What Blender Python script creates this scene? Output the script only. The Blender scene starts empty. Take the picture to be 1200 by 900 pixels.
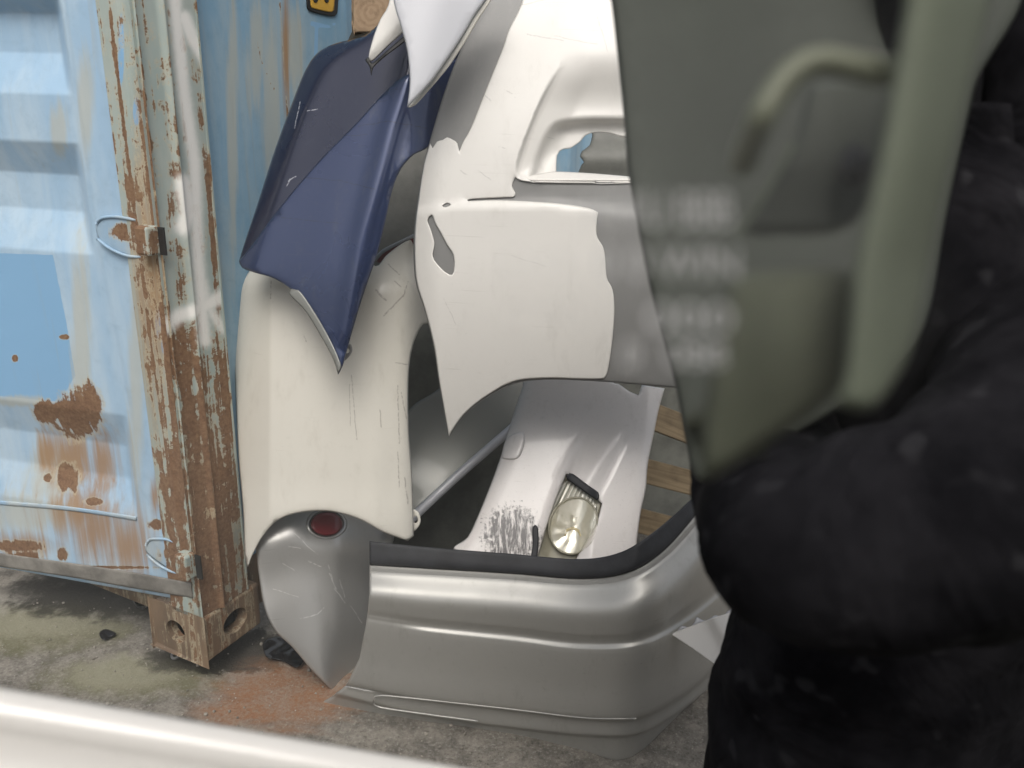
import bpy, bmesh, math, random
import numpy as np
from mathutils import Vector, Matrix
from mathutils.geometry import delaunay_2d_cdt

random.seed(7)
rng = np.random.default_rng(11)
SC = bpy.context.scene
COL = SC.collection
R = math.radians

# ------------------------------------------------------------------ camera
F_PX, PITCH, ROLL, CAM_H = 900.0, R(18.1), R(1.8), 1.232
C0 = np.array([0.0, 0.0, CAM_H])
_f = np.array([0, math.cos(PITCH), -math.sin(PITCH)])
_r = np.array([1.0, 0, 0]); _u = np.cross(_r, _f)
RT = math.cos(ROLL) * _r + math.sin(ROLL) * _u
UP = -math.sin(ROLL) * _r + math.cos(ROLL) * _u
FW = _f
cam = bpy.data.cameras.new('camera')
cam.sensor_width = 36.0
cam.lens = F_PX / 1200 * 36
cam.clip_start = 0.02
cam.clip_end = 2000
cam.dof.use_dof = True
cam.dof.focus_distance = 1.66
cam.dof.aperture_fstop = 4.0
co = bpy.data.objects.new('camera', cam)
COL.objects.link(co)
co.matrix_world = Matrix(((RT[0], UP[0], -FW[0], C0[0]), (RT[1], UP[1], -FW[1], C0[1]), (RT[2], UP[2], -FW[2], C0[2]), (0, 0, 0, 1)))
SC.camera = co

# ------------------------------------------------------------------ world, sun, exposure
SUN_EL, SUN_AZ = R(54), R(178)          # azimuth clockwise from +Y: behind the camera
w = bpy.data.worlds.new('World')
SC.world = w
w.use_nodes = True
wn = w.node_tree
sky = wn.nodes.new('ShaderNodeTexSky')
sky.sky_type = 'NISHITA'
sky.sun_disc = False
sky.sun_elevation = SUN_EL
sky.sun_rotation = SUN_AZ
sky.air_density = 1.0
sky.dust_density = 6.0
sky.ozone_density = 0.6
hs = wn.nodes.new('ShaderNodeHueSaturation')
hs.inputs['Saturation'].default_value = 0.35
wn.links.new(sky.outputs[0], hs.inputs['Color'])
wn.links.new(hs.outputs[0], wn.nodes['Background'].inputs['Color'])
wn.nodes['Background'].inputs['Strength'].default_value = 0.145
sl = bpy.data.lights.new('sun', 'SUN')
sl.energy = 1.15
sl.angle = R(38)
sl.color = (1.0, 0.95, 0.87)
so = bpy.data.objects.new('sun', sl)
COL.objects.link(so)
sd = Vector((math.sin(SUN_AZ) * math.cos(SUN_EL), math.cos(SUN_AZ) * math.cos(SUN_EL), math.sin(SUN_EL)))
so.rotation_euler = (-sd).to_track_quat('-Z', 'Y').to_euler()
so.location = sd * 20
SC.view_settings.view_transform = 'Standard'
SC.view_settings.look = 'None'
SC.view_settings.gamma = 1
SC.view_settings.exposure = 0.03
SC.render.engine = 'CYCLES'
SC.cycles.max_bounces = 8
SC.cycles.use_denoising = True

# ------------------------------------------------------------------ pixel helpers
def ray(px, py):
    px = np.asarray(px, float); py = np.asarray(py, float)
    return FW + RT * ((px - 600) / F_PX)[..., None] + UP * ((450 - py) / F_PX)[..., None]

def at_y(px, py, y):
    d = ray(px, py)
    return C0 + d * (np.asarray(y, float) / d[..., 1])[..., None]

def at_z(px, py, z=0.0):
    d = ray(px, py)
    return C0 + d * ((z - CAM_H) / d[..., 2])[..., None]

def plane3(anchors):
    p = [at_y(*a) for a in anchors]
    n = np.cross(p[1] - p[0], p[2] - p[0])
    return p[0], n / np.linalg.norm(n)

def vplane(p, d):
    n = np.cross(np.array([d[0], d[1], 0.0]), np.array([0, 0, 1.0]))
    return np.array(p, float), n / np.linalg.norm(n)

def hit(px, py, pl):
    d = ray(px, py)
    t = ((pl[0] - C0) @ pl[1]) / (d @ pl[1])
    return C0 + d * t[..., None]

def toward(P, off):
    """move points towards the viewpoint by off metres"""
    v = C0 - P
    v = v / np.linalg.norm(v, axis=-1, keepdims=True)
    return P + v * np.asarray(off)[..., None]

def spline(pts, closed=False, step=5.0):
    """Catmull-Rom through (x, y[, 'c']) points, 'c' marks a sharp corner"""
    P = [np.array(p[:2], float) for p in pts]
    K = [len(p) > 2 for p in pts]
    n = len(P); out = []
    for i in range(n if closed else n - 1):
        p1, p2 = P[i], P[(i + 1) % n]
        p0 = P[i - 1] if (closed or i > 0) else p1
        p3 = P[(i + 2) % n] if (closed or i + 2 < n) else p2
        if K[i]: p0 = p1
        if K[(i + 1) % n]: p3 = p2
        m = max(2, int(np.linalg.norm(p2 - p1) / step))
        for k in range(m):
            t = k / m
            out.append(0.5 * ((2 * p1) + (-p0 + p2) * t + (2 * p0 - 5 * p1 + 4 * p2 - p3) * t * t + (-p0 + 3 * p1 - 3 * p2 + p3) * t ** 3))
    if not closed: out.append(P[-1])
    return np.array(out)

def inside(poly, x, y):
    x = np.asarray(x, float); y = np.asarray(y, float)
    r = np.zeros(x.shape, bool)
    x1, y1 = poly[-1]
    for x2, y2 in poly:
        c = ((y2 > y) != (y1 > y))
        with np.errstate(divide='ignore', invalid='ignore'):
            xi = (x1 - x2) * (y - y2) / ((y1 - y2) if y1 != y2 else 1e-9) + x2
        r ^= c & (x < xi)
        x1, y1 = x2, y2
    return r

def pdist(line, x, y, closed=False):
    """distance to a polyline and signed side (positive = to the right-hand of travel in picture axes)"""
    x = np.asarray(x, float); y = np.asarray(y, float)
    L = np.asarray(line, float)
    if closed: L = np.vstack([L, L[:1]])
    best = np.full(x.shape, 1e9); side = np.zeros(x.shape)
    for a, b in zip(L[:-1], L[1:]):
        d = b - a; l2 = max(d @ d, 1e-9)
        t = np.clip(((x - a[0]) * d[0] + (y - a[1]) * d[1]) / l2, 0, 1)
        ex = x - a[0] - t * d[0]; ey = y - a[1] - t * d[1]
        q = np.hypot(ex, ey)
        s = np.sign(d[0] * (y - a[1]) - d[1] * (x - a[0]))
        m = q < best
        best = np.where(m, q, best); side = np.where(m, s, side)
    return best, best * side

def sstep(a, b, x):
    t = np.clip((x - a) / (b - a), 0, 1)
    return t * t * (3 - 2 * t)

def gauss(d, wd): return np.exp(-(d / wd) ** 2)

def blob(x, y, cx, cy, rx, ry, ang=0):
    c, s = math.cos(R(ang)), math.sin(R(ang))
    u = ((x - cx) * c + (y - cy) * s) / rx; v = (-(x - cx) * s + (y - cy) * c) / ry
    return np.clip(1.6 - np.hypot(u, v), 0, 1.6) / 1.6

# ------------------------------------------------------------------ objects
def tag(o, label=None, cat=None, group=None, kind=None):
    if label: o['label'] = label
    if cat: o['category'] = cat
    if group: o['group'] = group
    if kind: o['kind'] = kind
    return o

def thing(name, loc, label, cat, group=None):
    o = bpy.data.objects.new(name, None)
    o.empty_display_size = 0.1
    COL.objects.link(o)
    o.location = loc
    return tag(o, label, cat, group)

def mesh_obj(name, V, Fc, mat, parent=None, uv=None, attrs=None, smooth=True, thick=None, offset=-1, bevel=None):
    V = np.asarray(V, float)
    org = np.array(parent_world(parent)) if parent else np.array([V[:, 0].mean(), V[:, 1].mean(), V[:, 2].min()])
    me = bpy.data.meshes.new(name)
    me.from_pydata((V - org).tolist(), [], [list(map(int, f)) for f in Fc])
    if uv is not None:
        ul = me.uv_layers.new(name='UVMap')
        li = np.empty(len(me.loops), np.int32); me.loops.foreach_get('vertex_index', li)
        ul.data.foreach_set('uv', np.asarray(uv, np.float32)[li].ravel())
    for k, a in (attrs or {}).items():
        at = me.attributes.new(k, 'FLOAT', 'POINT'); at.data.foreach_set('value', np.asarray(a, np.float32).ravel())
    if smooth: me.polygons.foreach_set('use_smooth', [True] * len(me.polygons))
    me.materials.append(mat)
    o = bpy.data.objects.new(name, me)
    COL.objects.link(o)
    if parent: o.parent = parent
    else: o.location = org
    if thick:
        m = o.modifiers.new('thickness', 'SOLIDIFY'); m.thickness = thick; m.offset = offset
    if bevel:
        m = o.modifiers.new('edges', 'BEVEL'); m.width = bevel; m.segments = 2; m.limit_method = 'ANGLE'
    return o

def parent_world(p):
    v = np.array(p.location, float)
    while p.parent:
        p = p.parent; v = v + np.array(p.location, float)
    return v

def face_camera(V, Fc):
    V = np.asarray(V); out = []
    s = 0
    for f in Fc:
        a, b, c = V[f[0]], V[f[1]], V[f[2]]
        n = np.cross(b - a, c - a)
        s += n @ (C0 - a)
    return [f[::-1] for f in Fc] if s < 0 else Fc

def sheet(name, outline, surf, mat, parent=None, bulge=None, holes=(), step=9, edge=(5, 0.004), thick=0.0025, lift=0.0, attrs=None, ostep=5.0, feat=()):
    """sheet of bodywork: outline (picture trace) laid on its own plane in the yard, shaped by bulge, with rounded edges and thickness"""
    out = spline(outline, True, ostep)
    hs_ = [spline(h, True, ostep) for h in holes]
    pts = [tuple(p) for p in out]; edges = []; loops = [(0, len(pts))]
    for h in hs_:
        loops.append((len(pts), len(pts) + len(h))); pts += [tuple(p) for p in h]
    for a, b in loops: edges += [(i, i + 1) for i in range(a, b - 1)] + [(b - 1, a)]
    x0, y0 = out.min(0); x1, y1 = out.max(0)
    cand = []
    ins = max(edge[0] * 0.35, 1.2)
    allr = [out] + hs_
    for poly in allr:                       # inset rings that carry the rounded edge
        t = np.roll(poly, -1, 0) - np.roll(poly, 1, 0); t /= np.linalg.norm(t, axis=1, keepdims=True) + 1e-9
        nrm = np.stack([-t[:, 1], t[:, 0]], 1)
        for q in (ins, edge[0]):
            for sg in (1, -1): cand.append((poly + nrm * q * sg, q * 0.85))
    gx, gy = np.meshgrid(np.arange(x0 + step / 2, x1, step), np.arange(y0 + step / 2, y1, step))
    gx = gx + (np.arange(gx.shape[0]) % 2)[:, None] * step / 2
    cand.append((np.stack([gx.ravel(), gy.ravel()], 1), edge[0] + step * 0.4))
    for c, mn in cand:
        ok = inside(out, c[:, 0], c[:, 1])
        for fl, offs in feat: ok &= pdist(fl, c[:, 0], c[:, 1])[0] > max(offs) + 2
        for h in hs_: ok &= ~inside(h, c[:, 0], c[:, 1])
        d = np.full(len(c), 1e9)
        for p in allr: d = np.minimum(d, pdist(p, c[:, 0], c[:, 1], True)[0])
        pts += [tuple(p) for p in c[ok & (d >= mn)]]
    for fl, offs in feat:                   # extra rows of vertices along swage lines
        fl = np.asarray(fl, float); t = np.gradient(fl, axis=0); t /= np.linalg.norm(t, axis=1, keepdims=True) + 1e-9
        for q in offs:
            c = fl + np.stack([-t[:, 1], t[:, 0]], 1) * q
            ok = inside(out, c[:, 0], c[:, 1])
            for h in hs_: ok &= ~inside(h, c[:, 0], c[:, 1])
            d = np.full(len(c), 1e9)
            for p in allr: d = np.minimum(d, pdist(p, c[:, 0], c[:, 1], True)[0])
            pts += [tuple(p) for p in c[ok & (d > 1.0)]]
    res = delaunay_2d_cdt([Vector(p) for p in pts], edges, [], 0, 0.05)
    V2 = np.array([tuple(v) for v in res[0]])
    T = np.array([f for f in res[2] if len(f) == 3])
    cx = V2[T].mean(1)
    ok = inside(out, cx[:, 0], cx[:, 1])
    for h in hs_: ok &= ~inside(h, cx[:, 0], cx[:, 1])
    T = T[ok]
    X, Y = V2[:, 0], V2[:, 1]
    d = np.full(len(X), 1e9)
    for p in allr: d = np.minimum(d, pdist(p, X, Y, True)[0])
    P = surf(X, Y) if callable(surf) else hit(X, Y, plane3(surf) if len(surf) == 3 else surf)
    off = np.full(len(X), lift)
    if bulge: off = off + bulge(X, Y)
    if edge[1]:
        q = np.clip(1 - d / edge[0], 0, 1)
        off = off - edge[1] * (1 - np.sqrt(np.clip(1 - q * q, 0, 1)))
    P = toward(P, off)
    T = face_camera(P, [tuple(t) for t in T])
    at = attrs(X, Y) if attrs else None
    return mesh_obj(name, P, T, mat, parent, uv=np.stack([X / 100, -Y / 100], 1), attrs=at, thick=thick)

def gridmesh(name, P, mat, parent=None, uv=None, attrs=None, thick=None, flip=True, smooth=True, closed=False):
    nv, nu = P.shape[:2]
    Fc = []
    for j in range(nv - 1):
        for i in range(nu if closed else nu - 1):
            i2 = (i + 1) % nu
            Fc.append((j * nu + i, j * nu + i2, (j + 1) * nu + i2, (j + 1) * nu + i))
    V = P.reshape(-1, 3)
    if flip: Fc = face_camera(V, Fc)
    return mesh_obj(name, V, Fc, mat, parent, uv=None if uv is None else uv.reshape(-1, 2), attrs=attrs, thick=thick, smooth=smooth)

def box_mesh(c, ax, ay, az):
    c, ax, ay, az = (np.asarray(v, float) for v in (c, ax, ay, az))
    V = [c + sx * ax / 2 + sy * ay / 2 + sz * az / 2 for sz in (-1, 1) for sy in (-1, 1) for sx in (-1, 1)]
    Fc = [(0, 2, 3, 1), (4, 5, 7, 6), (0, 1, 5, 4), (2, 6, 7, 3), (0, 4, 6, 2), (1, 3, 7, 5)]
    if np.dot(np.cross(ax, ay), az) < 0: Fc = [f[::-1] for f in Fc]
    return np.array(V), Fc

def box(name, c, ax, ay, az, mat, parent=None, bevel=0.003):
    V, Fc = box_mesh(c, ax, ay, az)
    return mesh_obj(name, V, Fc, mat, parent, smooth=False, bevel=bevel)

def tube(name, pts, rad, mat, parent=None, seg=12, flat=1.0, up=(0, 0, 1), cap=True):
    P = np.asarray(pts, float); n = len(P)
    rad = np.broadcast_to(np.asarray(rad, float), (n,))
    T = np.gradient(P, axis=0); T /= np.linalg.norm(T, axis=1, keepdims=True)
    up = np.asarray(up, float)
    V = []
    for i in range(n):
        a = np.cross(T[i], up); a /= np.linalg.norm(a); b = np.cross(a, T[i])
        for k in range(seg):
            th = 2 * math.pi * k / seg
            V.append(P[i] + rad[i] * (math.cos(th) * a + flat * math.sin(th) * b))
    Fc = [(i * seg + k, i * seg + (k + 1) % seg, (i + 1) * seg + (k + 1) % seg, (i + 1) * seg + k) for i in range(n - 1) for k in range(seg)]
    if cap: Fc += [tuple(range(seg)), tuple(range((n - 1) * seg, n * seg))[::-1]]
    V = np.array(V)
    o = mesh_obj(name, V, [f[::-1] for f in Fc], mat, parent)
    return o

# ------------------------------------------------------------------ materials
class M:
    def __init__(s, name):
        s.m = bpy.data.materials.new(name); s.m.use_nodes = True
        s.t = s.m.node_tree; s.b = s.t.nodes['Principled BSDF']
        s.tc = s.t.nodes.new('ShaderNodeTexCoord')
    def n(s, typ, **kw):
        x = s.t.nodes.new(typ)
        for k, v in kw.items(): setattr(x, k, v)
        return x
    def link(s, a, b): s.t.links.new(a, b)
    def put(s, sock, v):
        if isinstance(v, bpy.types.NodeSocket): s.link(v, sock)
        elif isinstance(v, (tuple, list)) and len(v) == 3 and sock.type == 'RGBA': sock.default_value = (*v, 1)
        else: sock.default_value = v
    def co(s, scale=(1, 1, 1), kind='Object', loc=(0, 0, 0), rot=(0, 0, 0)):
        m = s.n('ShaderNodeMapping'); s.link(s.tc.outputs[kind], m.inputs[0])
        m.inputs['Scale'].default_value = scale; m.inputs['Location'].default_value = loc; m.inputs['Rotation'].default_value = rot
        return m.outputs[0]
    def noise(s, co, scale=5, detail=6, rough=0.6, dist=0.0):
        x = s.n('ShaderNodeTexNoise'); s.link(co, x.inputs['Vector'])
        x.inputs['Scale'].default_value = scale; x.inputs['Detail'].default_value = detail
        x.inputs['Roughness'].default_value = rough; x.inputs['Distortion'].default_value = dist
        return x.outputs['Fac']
    def math(s, op, a, b=0.0, c=None):
        x = s.n('ShaderNodeMath', operation=op); s.put(x.inputs[0], a); s.put(x.inputs[1], b)
        if c is not None: s.put(x.inputs[2], c)
        return x.outputs[0]
    def step(s, v, a, b, lo=0.0, hi=1.0):
        x = s.n('ShaderNodeMapRange', interpolation_type='SMOOTHSTEP'); s.put(x.inputs[0], v)
        for i, q in enumerate((a, b, lo, hi)): x.inputs[i + 1].default_value = q
        return x.outputs[0]
    def mix(s, f, a, b, blend='MIX'):
        x = s.n('ShaderNodeMix', data_type='RGBA', blend_type=blend)
        s.put(x.inputs[0], f); s.put(x.inputs[6], a); s.put(x.inputs[7], b)
        return x.outputs[2]
    def ramp(s, v, stops):
        x = s.n('ShaderNodeValToRGB'); s.link(v, x.inputs[0])
        while len(x.color_ramp.elements) < len(stops): x.color_ramp.elements.new(0.5)
        for e, (p, c) in zip(x.color_ramp.elements, stops): e.position = p; e.color = (*c, 1)
        return x.outputs[0]
    def attr(s, name): return s.n('ShaderNodeAttribute', attribute_name=name).outputs['Fac']
    def bump(s, h, strength=0.3, dist=0.002):
        x = s.n('ShaderNodeBump'); s.link(h, x.inputs['Height'])
        x.inputs['Strength'].default_value = strength; x.inputs['Distance'].default_value = dist
        s.link(x.outputs[0], s.b.inputs['Normal']); return x.outputs[0]
    def set(s, **kw):
        for k, v in kw.items():
            s.put(s.b.inputs[{'color': 'Base Color', 'rough': 'Roughness', 'metal': 'Metallic', 'coat': 'Coat Weight', 'coatr': 'Coat Roughness', 'spec': 'Specular IOR Level', 'alpha': 'Alpha', 'trans': 'Transmission Weight', 'ior': 'IOR'}[k]], v)
        return s

def strokes(m, c, segs, col, k=0.8):
    """single scratches, each a fine broken stroke laid on the panel's own UV"""
    u = m.co((1, 1, 1), 'UV')
    wob = m.n('ShaderNodeTexNoise'); m.link(u, wob.inputs['Vector']); wob.inputs['Scale'].default_value = 9
    brk = m.step(m.noise(u, 26, 4, 0.7), 0.38, 0.52)
    off = m.n('ShaderNodeVectorMath', operation='MULTIPLY_ADD'); m.link(wob.outputs['Color'], off.inputs[0]); off.inputs[1].default_value = (0.03, 0.03, 0); m.link(u, off.inputs[2])
    tot = None
    for x0, y0, x1, y1, wd in segs:
        p = (x0 / 100 + 0.015, -y0 / 100 + 0.015, 0); q = ((x1 - x0) / 100, -(y1 - y0) / 100, 0); l2 = q[0] ** 2 + q[1] ** 2
        a = m.n('ShaderNodeVectorMath', operation='SUBTRACT'); m.link(off.outputs[0], a.inputs[0]); a.inputs[1].default_value = p
        d = m.n('ShaderNodeVectorMath', operation='DOT_PRODUCT'); m.link(a.outputs[0], d.inputs[0]); d.inputs[1].default_value = (q[0] / l2, q[1] / l2, 0)
        t = m.n('ShaderNodeClamp'); m.link(d.outputs['Value'], t.inputs[0])
        b = m.n('ShaderNodeVectorMath', operation='SCALE'); b.inputs[0].default_value = q; m.link(t.outputs[0], b.inputs['Scale'])
        e = m.n('ShaderNodeVectorMath', operation='DISTANCE'); m.link(a.outputs[0], e.inputs[0]); m.link(b.outputs[0], e.inputs[1])
        v = m.step(e.outputs['Value'], wd / 100, wd / 250)
        tot = v if tot is None else m.math('MAXIMUM', tot, v)
    return m.mix(m.math('MULTIPLY', m.math('MULTIPLY', tot, brk), k), c, col)

def srgb(r, g, b):
    f = lambda c: (c / 255) / 12.92 if c / 255 <= 0.04045 else ((c / 255 + 0.055) / 1.055) ** 2.4
    return (f(r), f(g), f(b))

def paint(name, col, metal=0.0, rough=0.35, coat=0.5, dirt=0.25, dirtcol=(0.22, 0.2, 0.16), scratch=0.5, coatr=0.08, extra=None):
    m = M(name)
    o = m.co()
    big = m.noise(o, 6, 5, 0.6, 0.5); fine = m.noise(o, 60, 6, 0.7)
    c = m.mix(m.step(big, 0.35, 0.75, 0, 0.35 * dirt * 2), col, tuple(x * 0.82 for x in col))
    c = m.mix(m.math('MULTIPLY', m.step(fine, 0.56, 0.74), dirt * 0.5), c, dirtcol)
    # fine wiping scratches and pin-head chips
    s1 = m.noise(m.co((3, 3, 190), rot=(0.5, 0.2, 0.9)), 2.5, 2, 0.5, 0.2)
    sm = m.math('MULTIPLY', m.step(s1, 0.66, 0.72), m.step(m.noise(o, 7, 2), 0.54, 0.62))
    c = m.mix(m.math('MULTIPLY', sm, scratch * 0.4), c, dirtcol)
    gr = m.step(m.noise(m.co((1, 1, 0.3)), 22, 7, 0.75), 0.52, 0.78)          # dried rain dust
    c = m.mix(m.math('MULTIPLY', gr, dirt * 1.1), c, dirtcol)
    sp = m.step(m.noise(m.co(), 230, 2, 0.5), 0.74, 0.78)
    c = m.mix(m.math('MULTIPLY', sp, dirt * 1.2), c, (0.06, 0.055, 0.05))
    if extra: c = extra(m, c)
    rr = m.math('ADD', m.step(big, 0.3, 0.8, rough * 0.85, rough * 1.3), m.math('MULTIPLY', sm, 0.2))
    m.set(color=c, metal=metal, rough=rr, coat=coat, coatr=coatr)
    m.bump(m.math('ADD', m.noise(o, 7, 1, 0.4), m.math('MULTIPLY', sm, -0.05)), 0.06, 0.004)
    return m.m

def plain(name, col, rough=0.6, var=0.25, scale=20, metal=0.0, bump=0.1, bscale=120):
    m = M(name); o = m.co()
    v = m.noise(o, scale, 6, 0.65)
    c = m.mix(m.step(v, 0.3, 0.7), tuple(x * (1 - var) for x in col), tuple(min(1, x * (1 + var)) for x in col))
    m.set(color=c, rough=rough, metal=metal)
    if bump: m.bump(m.noise(o, bscale, 4), bump, 0.002)
    return m.m

RUST_D, RUST_M, RUST_L = (0.095, 0.052, 0.032), (0.205, 0.118, 0.068), (0.36, 0.205, 0.10)

def container_mat(name, base, base2, rust_bias=0.0, streak=1.0, ra_k=1.0, nk=0.75):
    m = M(name); o = m.co()
    n1 = m.noise(m.co((5, 5, 1.1)), 3, 6, 0.6, 0.3)             # tall weather streaks
    n2 = m.noise(o, 26, 8, 0.72, 0.4)
    n3 = m.noise(m.co((55, 55, 2.6)), 1.0, 5, 0.6, 0.4)
    n4 = m.noise(o, 130, 5, 0.7)
    c = m.mix(m.step(n1, 0.35, 0.68), base, base2)
    c = m.mix(m.math('MULTIPLY', m.step(n2, 0.45, 0.75), 0.35), c, tuple(x * 0.72 for x in base))
    c = m.mix(m.step(m.math('ADD', m.attr('blue'), m.math('MULTIPLY', m.math('SUBTRACT', n2, 0.5), 0.35)), 0.42, 0.52), c, (0.23, 0.42, 0.63))
    # chalky cream runs
    cr = m.step(m.math('ADD', m.attr('cream'), m.math('MULTIPLY', m.math('SUBTRACT', n3, 0.5), 0.9)), 0.3, 0.75)
    c = m.mix(m.math('MULTIPLY', cr, 0.6), c, (0.48, 0.47, 0.38))
    c = m.mix(m.math('MULTIPLY', m.step(n3, 0.58, 0.72), 0.22 * streak), c, (0.36, 0.30, 0.2))
    # moss grey film
    c = m.mix(m.step(m.math('ADD', m.attr('dirt'), m.math('MULTIPLY', m.math('SUBTRACT', n2, 0.5), 0.8)), 0.3, 0.9, 0, 0.75), c, (0.16, 0.16, 0.13))
    # orange bleeding around rust
    ra = m.attr('rust')
    bl = m.math('ADD', m.attr('bleed'), m.math('MULTIPLY', m.math('SUBTRACT', n3, 0.5), 1.1))
    c = m.mix(m.step(bl, 0.3, 0.95, 0, 0.85), c, (0.33, 0.185, 0.075))
    v = m.math('ADD', m.math('MULTIPLY', ra, ra_k), m.math('MULTIPLY', m.math('SUBTRACT', n2, 0.5), nk))
    v = m.math('ADD', v, m.math('MULTIPLY', m.math('SUBTRACT', n3, 0.5), 1.1 * streak))
    v = m.math('ADD', v, rust_bias)
    rm = m.step(v, 0.40, 0.47)
    rim = m.math('MULTIPLY', m.step(v, 0.30, 0.40), m.math('SUBTRACT', 1.0, rm))
    c = m.mix(m.math('MULTIPLY', rim, 0.55), c, (0.52, 0.47, 0.34))
    rc = m.ramp(m.math('ADD', m.math('MULTIPLY', n4, 0.6), m.math('MULTIPLY', n2, 0.4)), [(0.32, RUST_D), (0.5, RUST_M), (0.62, (0.26, 0.17, 0.10)), (0.74, RUST_L)])
    c = m.mix(rm, c, rc)
    glint = m.step(m.math('ADD', m.attr('white'), m.math('MULTIPLY', m.math('SUBTRACT', n4, 0.5), 0.3)), 0.08, 0.95)  # white light streaks on the post, painted into the colour
    c = m.mix(m.math('MULTIPLY', glint, 0.95), c, (0.85, 0.84, 0.80))
    m.set(color=c, rough=m.math('ADD', m.math('MULTIPLY', rm, 0.35), 0.45), spec=0.35)
    m.bump(m.math('ADD', m.math('MULTIPLY', rm, -0.35), m.math('ADD', m.math('MULTIPLY', n4, m.math('ADD', m.math('MULTIPLY', rm, 0.5), 0.06)), m.math('MULTIPLY', n2, 0.15))), 0.6, 0.004)
    return m.m

MAT = {}
MAT['door'] = container_mat('container_door_paint', (0.34, 0.50, 0.66), (0.44, 0.57, 0.68), -0.10, 0.6)
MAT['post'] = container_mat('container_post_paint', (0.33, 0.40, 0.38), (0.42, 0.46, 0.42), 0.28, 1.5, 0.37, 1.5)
MAT['wall'] = container_mat('container_wall_paint', (0.20, 0.36, 0.50), (0.30, 0.42, 0.50), -0.2, 1.0)
MAT['cast'] = container_mat('corner_casting_rust', (0.24, 0.165, 0.105), (0.14, 0.10, 0.07), 0.3, 1.2)
MAT['steel'] = container_mat('hinge_steel', (0.30, 0.45, 0.60), (0.44, 0.50, 0.52), 0.06, 1.2)
N_S = [(338, 212, 347, 207, .8), (336, 218, 340, 210, .7), (360, 130, 372, 128, .6), (440, 120, 455, 118, .5), (345, 150, 352, 120, .7)]
MAT['sill'] = plain('weathered_sill', (0.20, 0.19, 0.17), 0.8, 0.35, 14, bump=0.4)
MAT['blue'] = paint('navy_car_paint', (0.009, 0.013, 0.038), 0.3, 0.30, 0.7, 0.14, (0.10, 0.11, 0.12), 0.3, 0.03, lambda m, c: strokes(m, c, N_S, (0.45, 0.46, 0.5), 0.8))
W_S = [(616, 40, 660, 47, 1.0), (650, 42, 700, 52, .8), (568, 112, 575, 118, 1.2), (590, 105, 600, 110, 1), (585, 172, 592, 174, 1), (600, 8, 640, 0, .8), (560, 200, 575, 210, .8), (640, 160, 650, 163, .8), (540, 200, 548, 206, 1), (700, 20, 712, 60, .7), (600, 300, 640, 312, .5), (520, 350, 534, 380, .6)]
D_S = N_S + [(420, 148, 455, 142, .9), (455, 142, 500, 150, .9), (355, 208, 400, 212, .8), (400, 212, 440, 222, .8), (380, 160, 430, 158, .7), (410, 110, 470, 104, .7), (330, 255, 400, 262, .7)]  # later strokes paint the seams of the reflected seat
MAT['seat_veil'] = paint('seat_veil_blue', (0.027, 0.043, 0.108), 0.45, 0.30, 0.8, 0.25, (0.16, 0.165, 0.15), 0.4, 0.06, lambda m, c: strokes(m, c, D_S, (0.02, 0.022, 0.03), 0.55))  # greyer blue has the seat reflection's veil painted in
MAT['white'] = paint('white_car_paint', (0.68, 0.665, 0.63), 0, 0.46, 0.25, 0.2, (0.34, 0.32, 0.28), 0.6, 0.2, lambda m, c: strokes(m, c, W_S, (0.26, 0.25, 0.24), 0.35))
C_S = [(450, 370, 474, 345, 1.3), (474, 345, 478, 330, 1.0), (440, 340, 452, 352, 1.5), (462, 330, 470, 336, 1.2), (445, 480, 447, 500, 1), (464, 425, 480, 428, 1), (466, 452, 468, 520, 1.0), (470, 460, 476, 490, .8), (466, 530, 468, 570, .9), (355, 392, 359, 400, 1.0), (412, 440, 418, 515, .8), (409, 450, 411, 500, .6), (318, 330, 317, 350, 1.0), (474, 560, 478, 590, 1.2), (455, 310, 468, 322, 1)]
MAT['cream'] = paint('cream_car_paint', (0.60, 0.58, 0.52), 0, 0.42, 0.18, 0.2, (0.25, 0.22, 0.17), 0.8, 0.1, lambda m, c: strokes(m, c, C_S, (0.16, 0.14, 0.12), 0.5))
MAT['lilac'] = paint('pale_silver_car_paint', (0.50, 0.51, 0.54), 0.1, 0.42, 0.3, 0.15, (0.3, 0.28, 0.25), 0.4)
MAT['silver'] = paint('silver_bumper_paint', (0.44, 0.435, 0.41), 0.5, 0.42, 0.1, 0.3, (0.16, 0.14, 0.12), 0.6, 0.15)
S_S = [(338, 640, 352, 642, .8), (362, 658, 376, 664, .9), (386, 672, 394, 690, 1), (392, 690, 404, 706, 1), (398, 680, 404, 700, .8), (352, 725, 372, 720, .9), (372, 720, 380, 712, .8), (385, 662, 390, 680, .7), (330, 660, 345, 668, .6), (410, 708, 424, 730, .8), (345, 625, 372, 650, .5), (320, 690, 350, 700, .5)]
MAT['silver2'] = paint('scratched_silver_paint', (0.46, 0.455, 0.44), 0.6, 0.34, 0.2, 0.2, (0.2, 0.19, 0.17), 0.8, 0.15, lambda m, c: strokes(m, c, S_S, (0.75, 0.74, 0.72), 0.8))
MAT['bare'] = paint('bare_grey_plastic', (0.20, 0.20, 0.195), 0, 0.5, 0.1, 0.2, (0.4, 0.39, 0.36), 0.5)
MAT['rubber'] = plain('black_rubber', (0.022, 0.023, 0.026), 0.62, 0.3, 15)
MAT['dark'] = plain('gap_backing_grey', (0.11, 0.112, 0.098), 0.5, 0.3, 9)
MAT['liner'] = plain('grey_felt_liner', (0.17, 0.17, 0.155), 0.7, 0.2, 12)
MAT['grey'] = paint('grey_sill_paint', (0.22, 0.225, 0.21), 0.3, 0.4, 0.3, 0.3)
MAT['red'] = M('red_lens').set(color=(0.16, 0.012, 0.016), rough=0.3, coat=0.3).m
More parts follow.
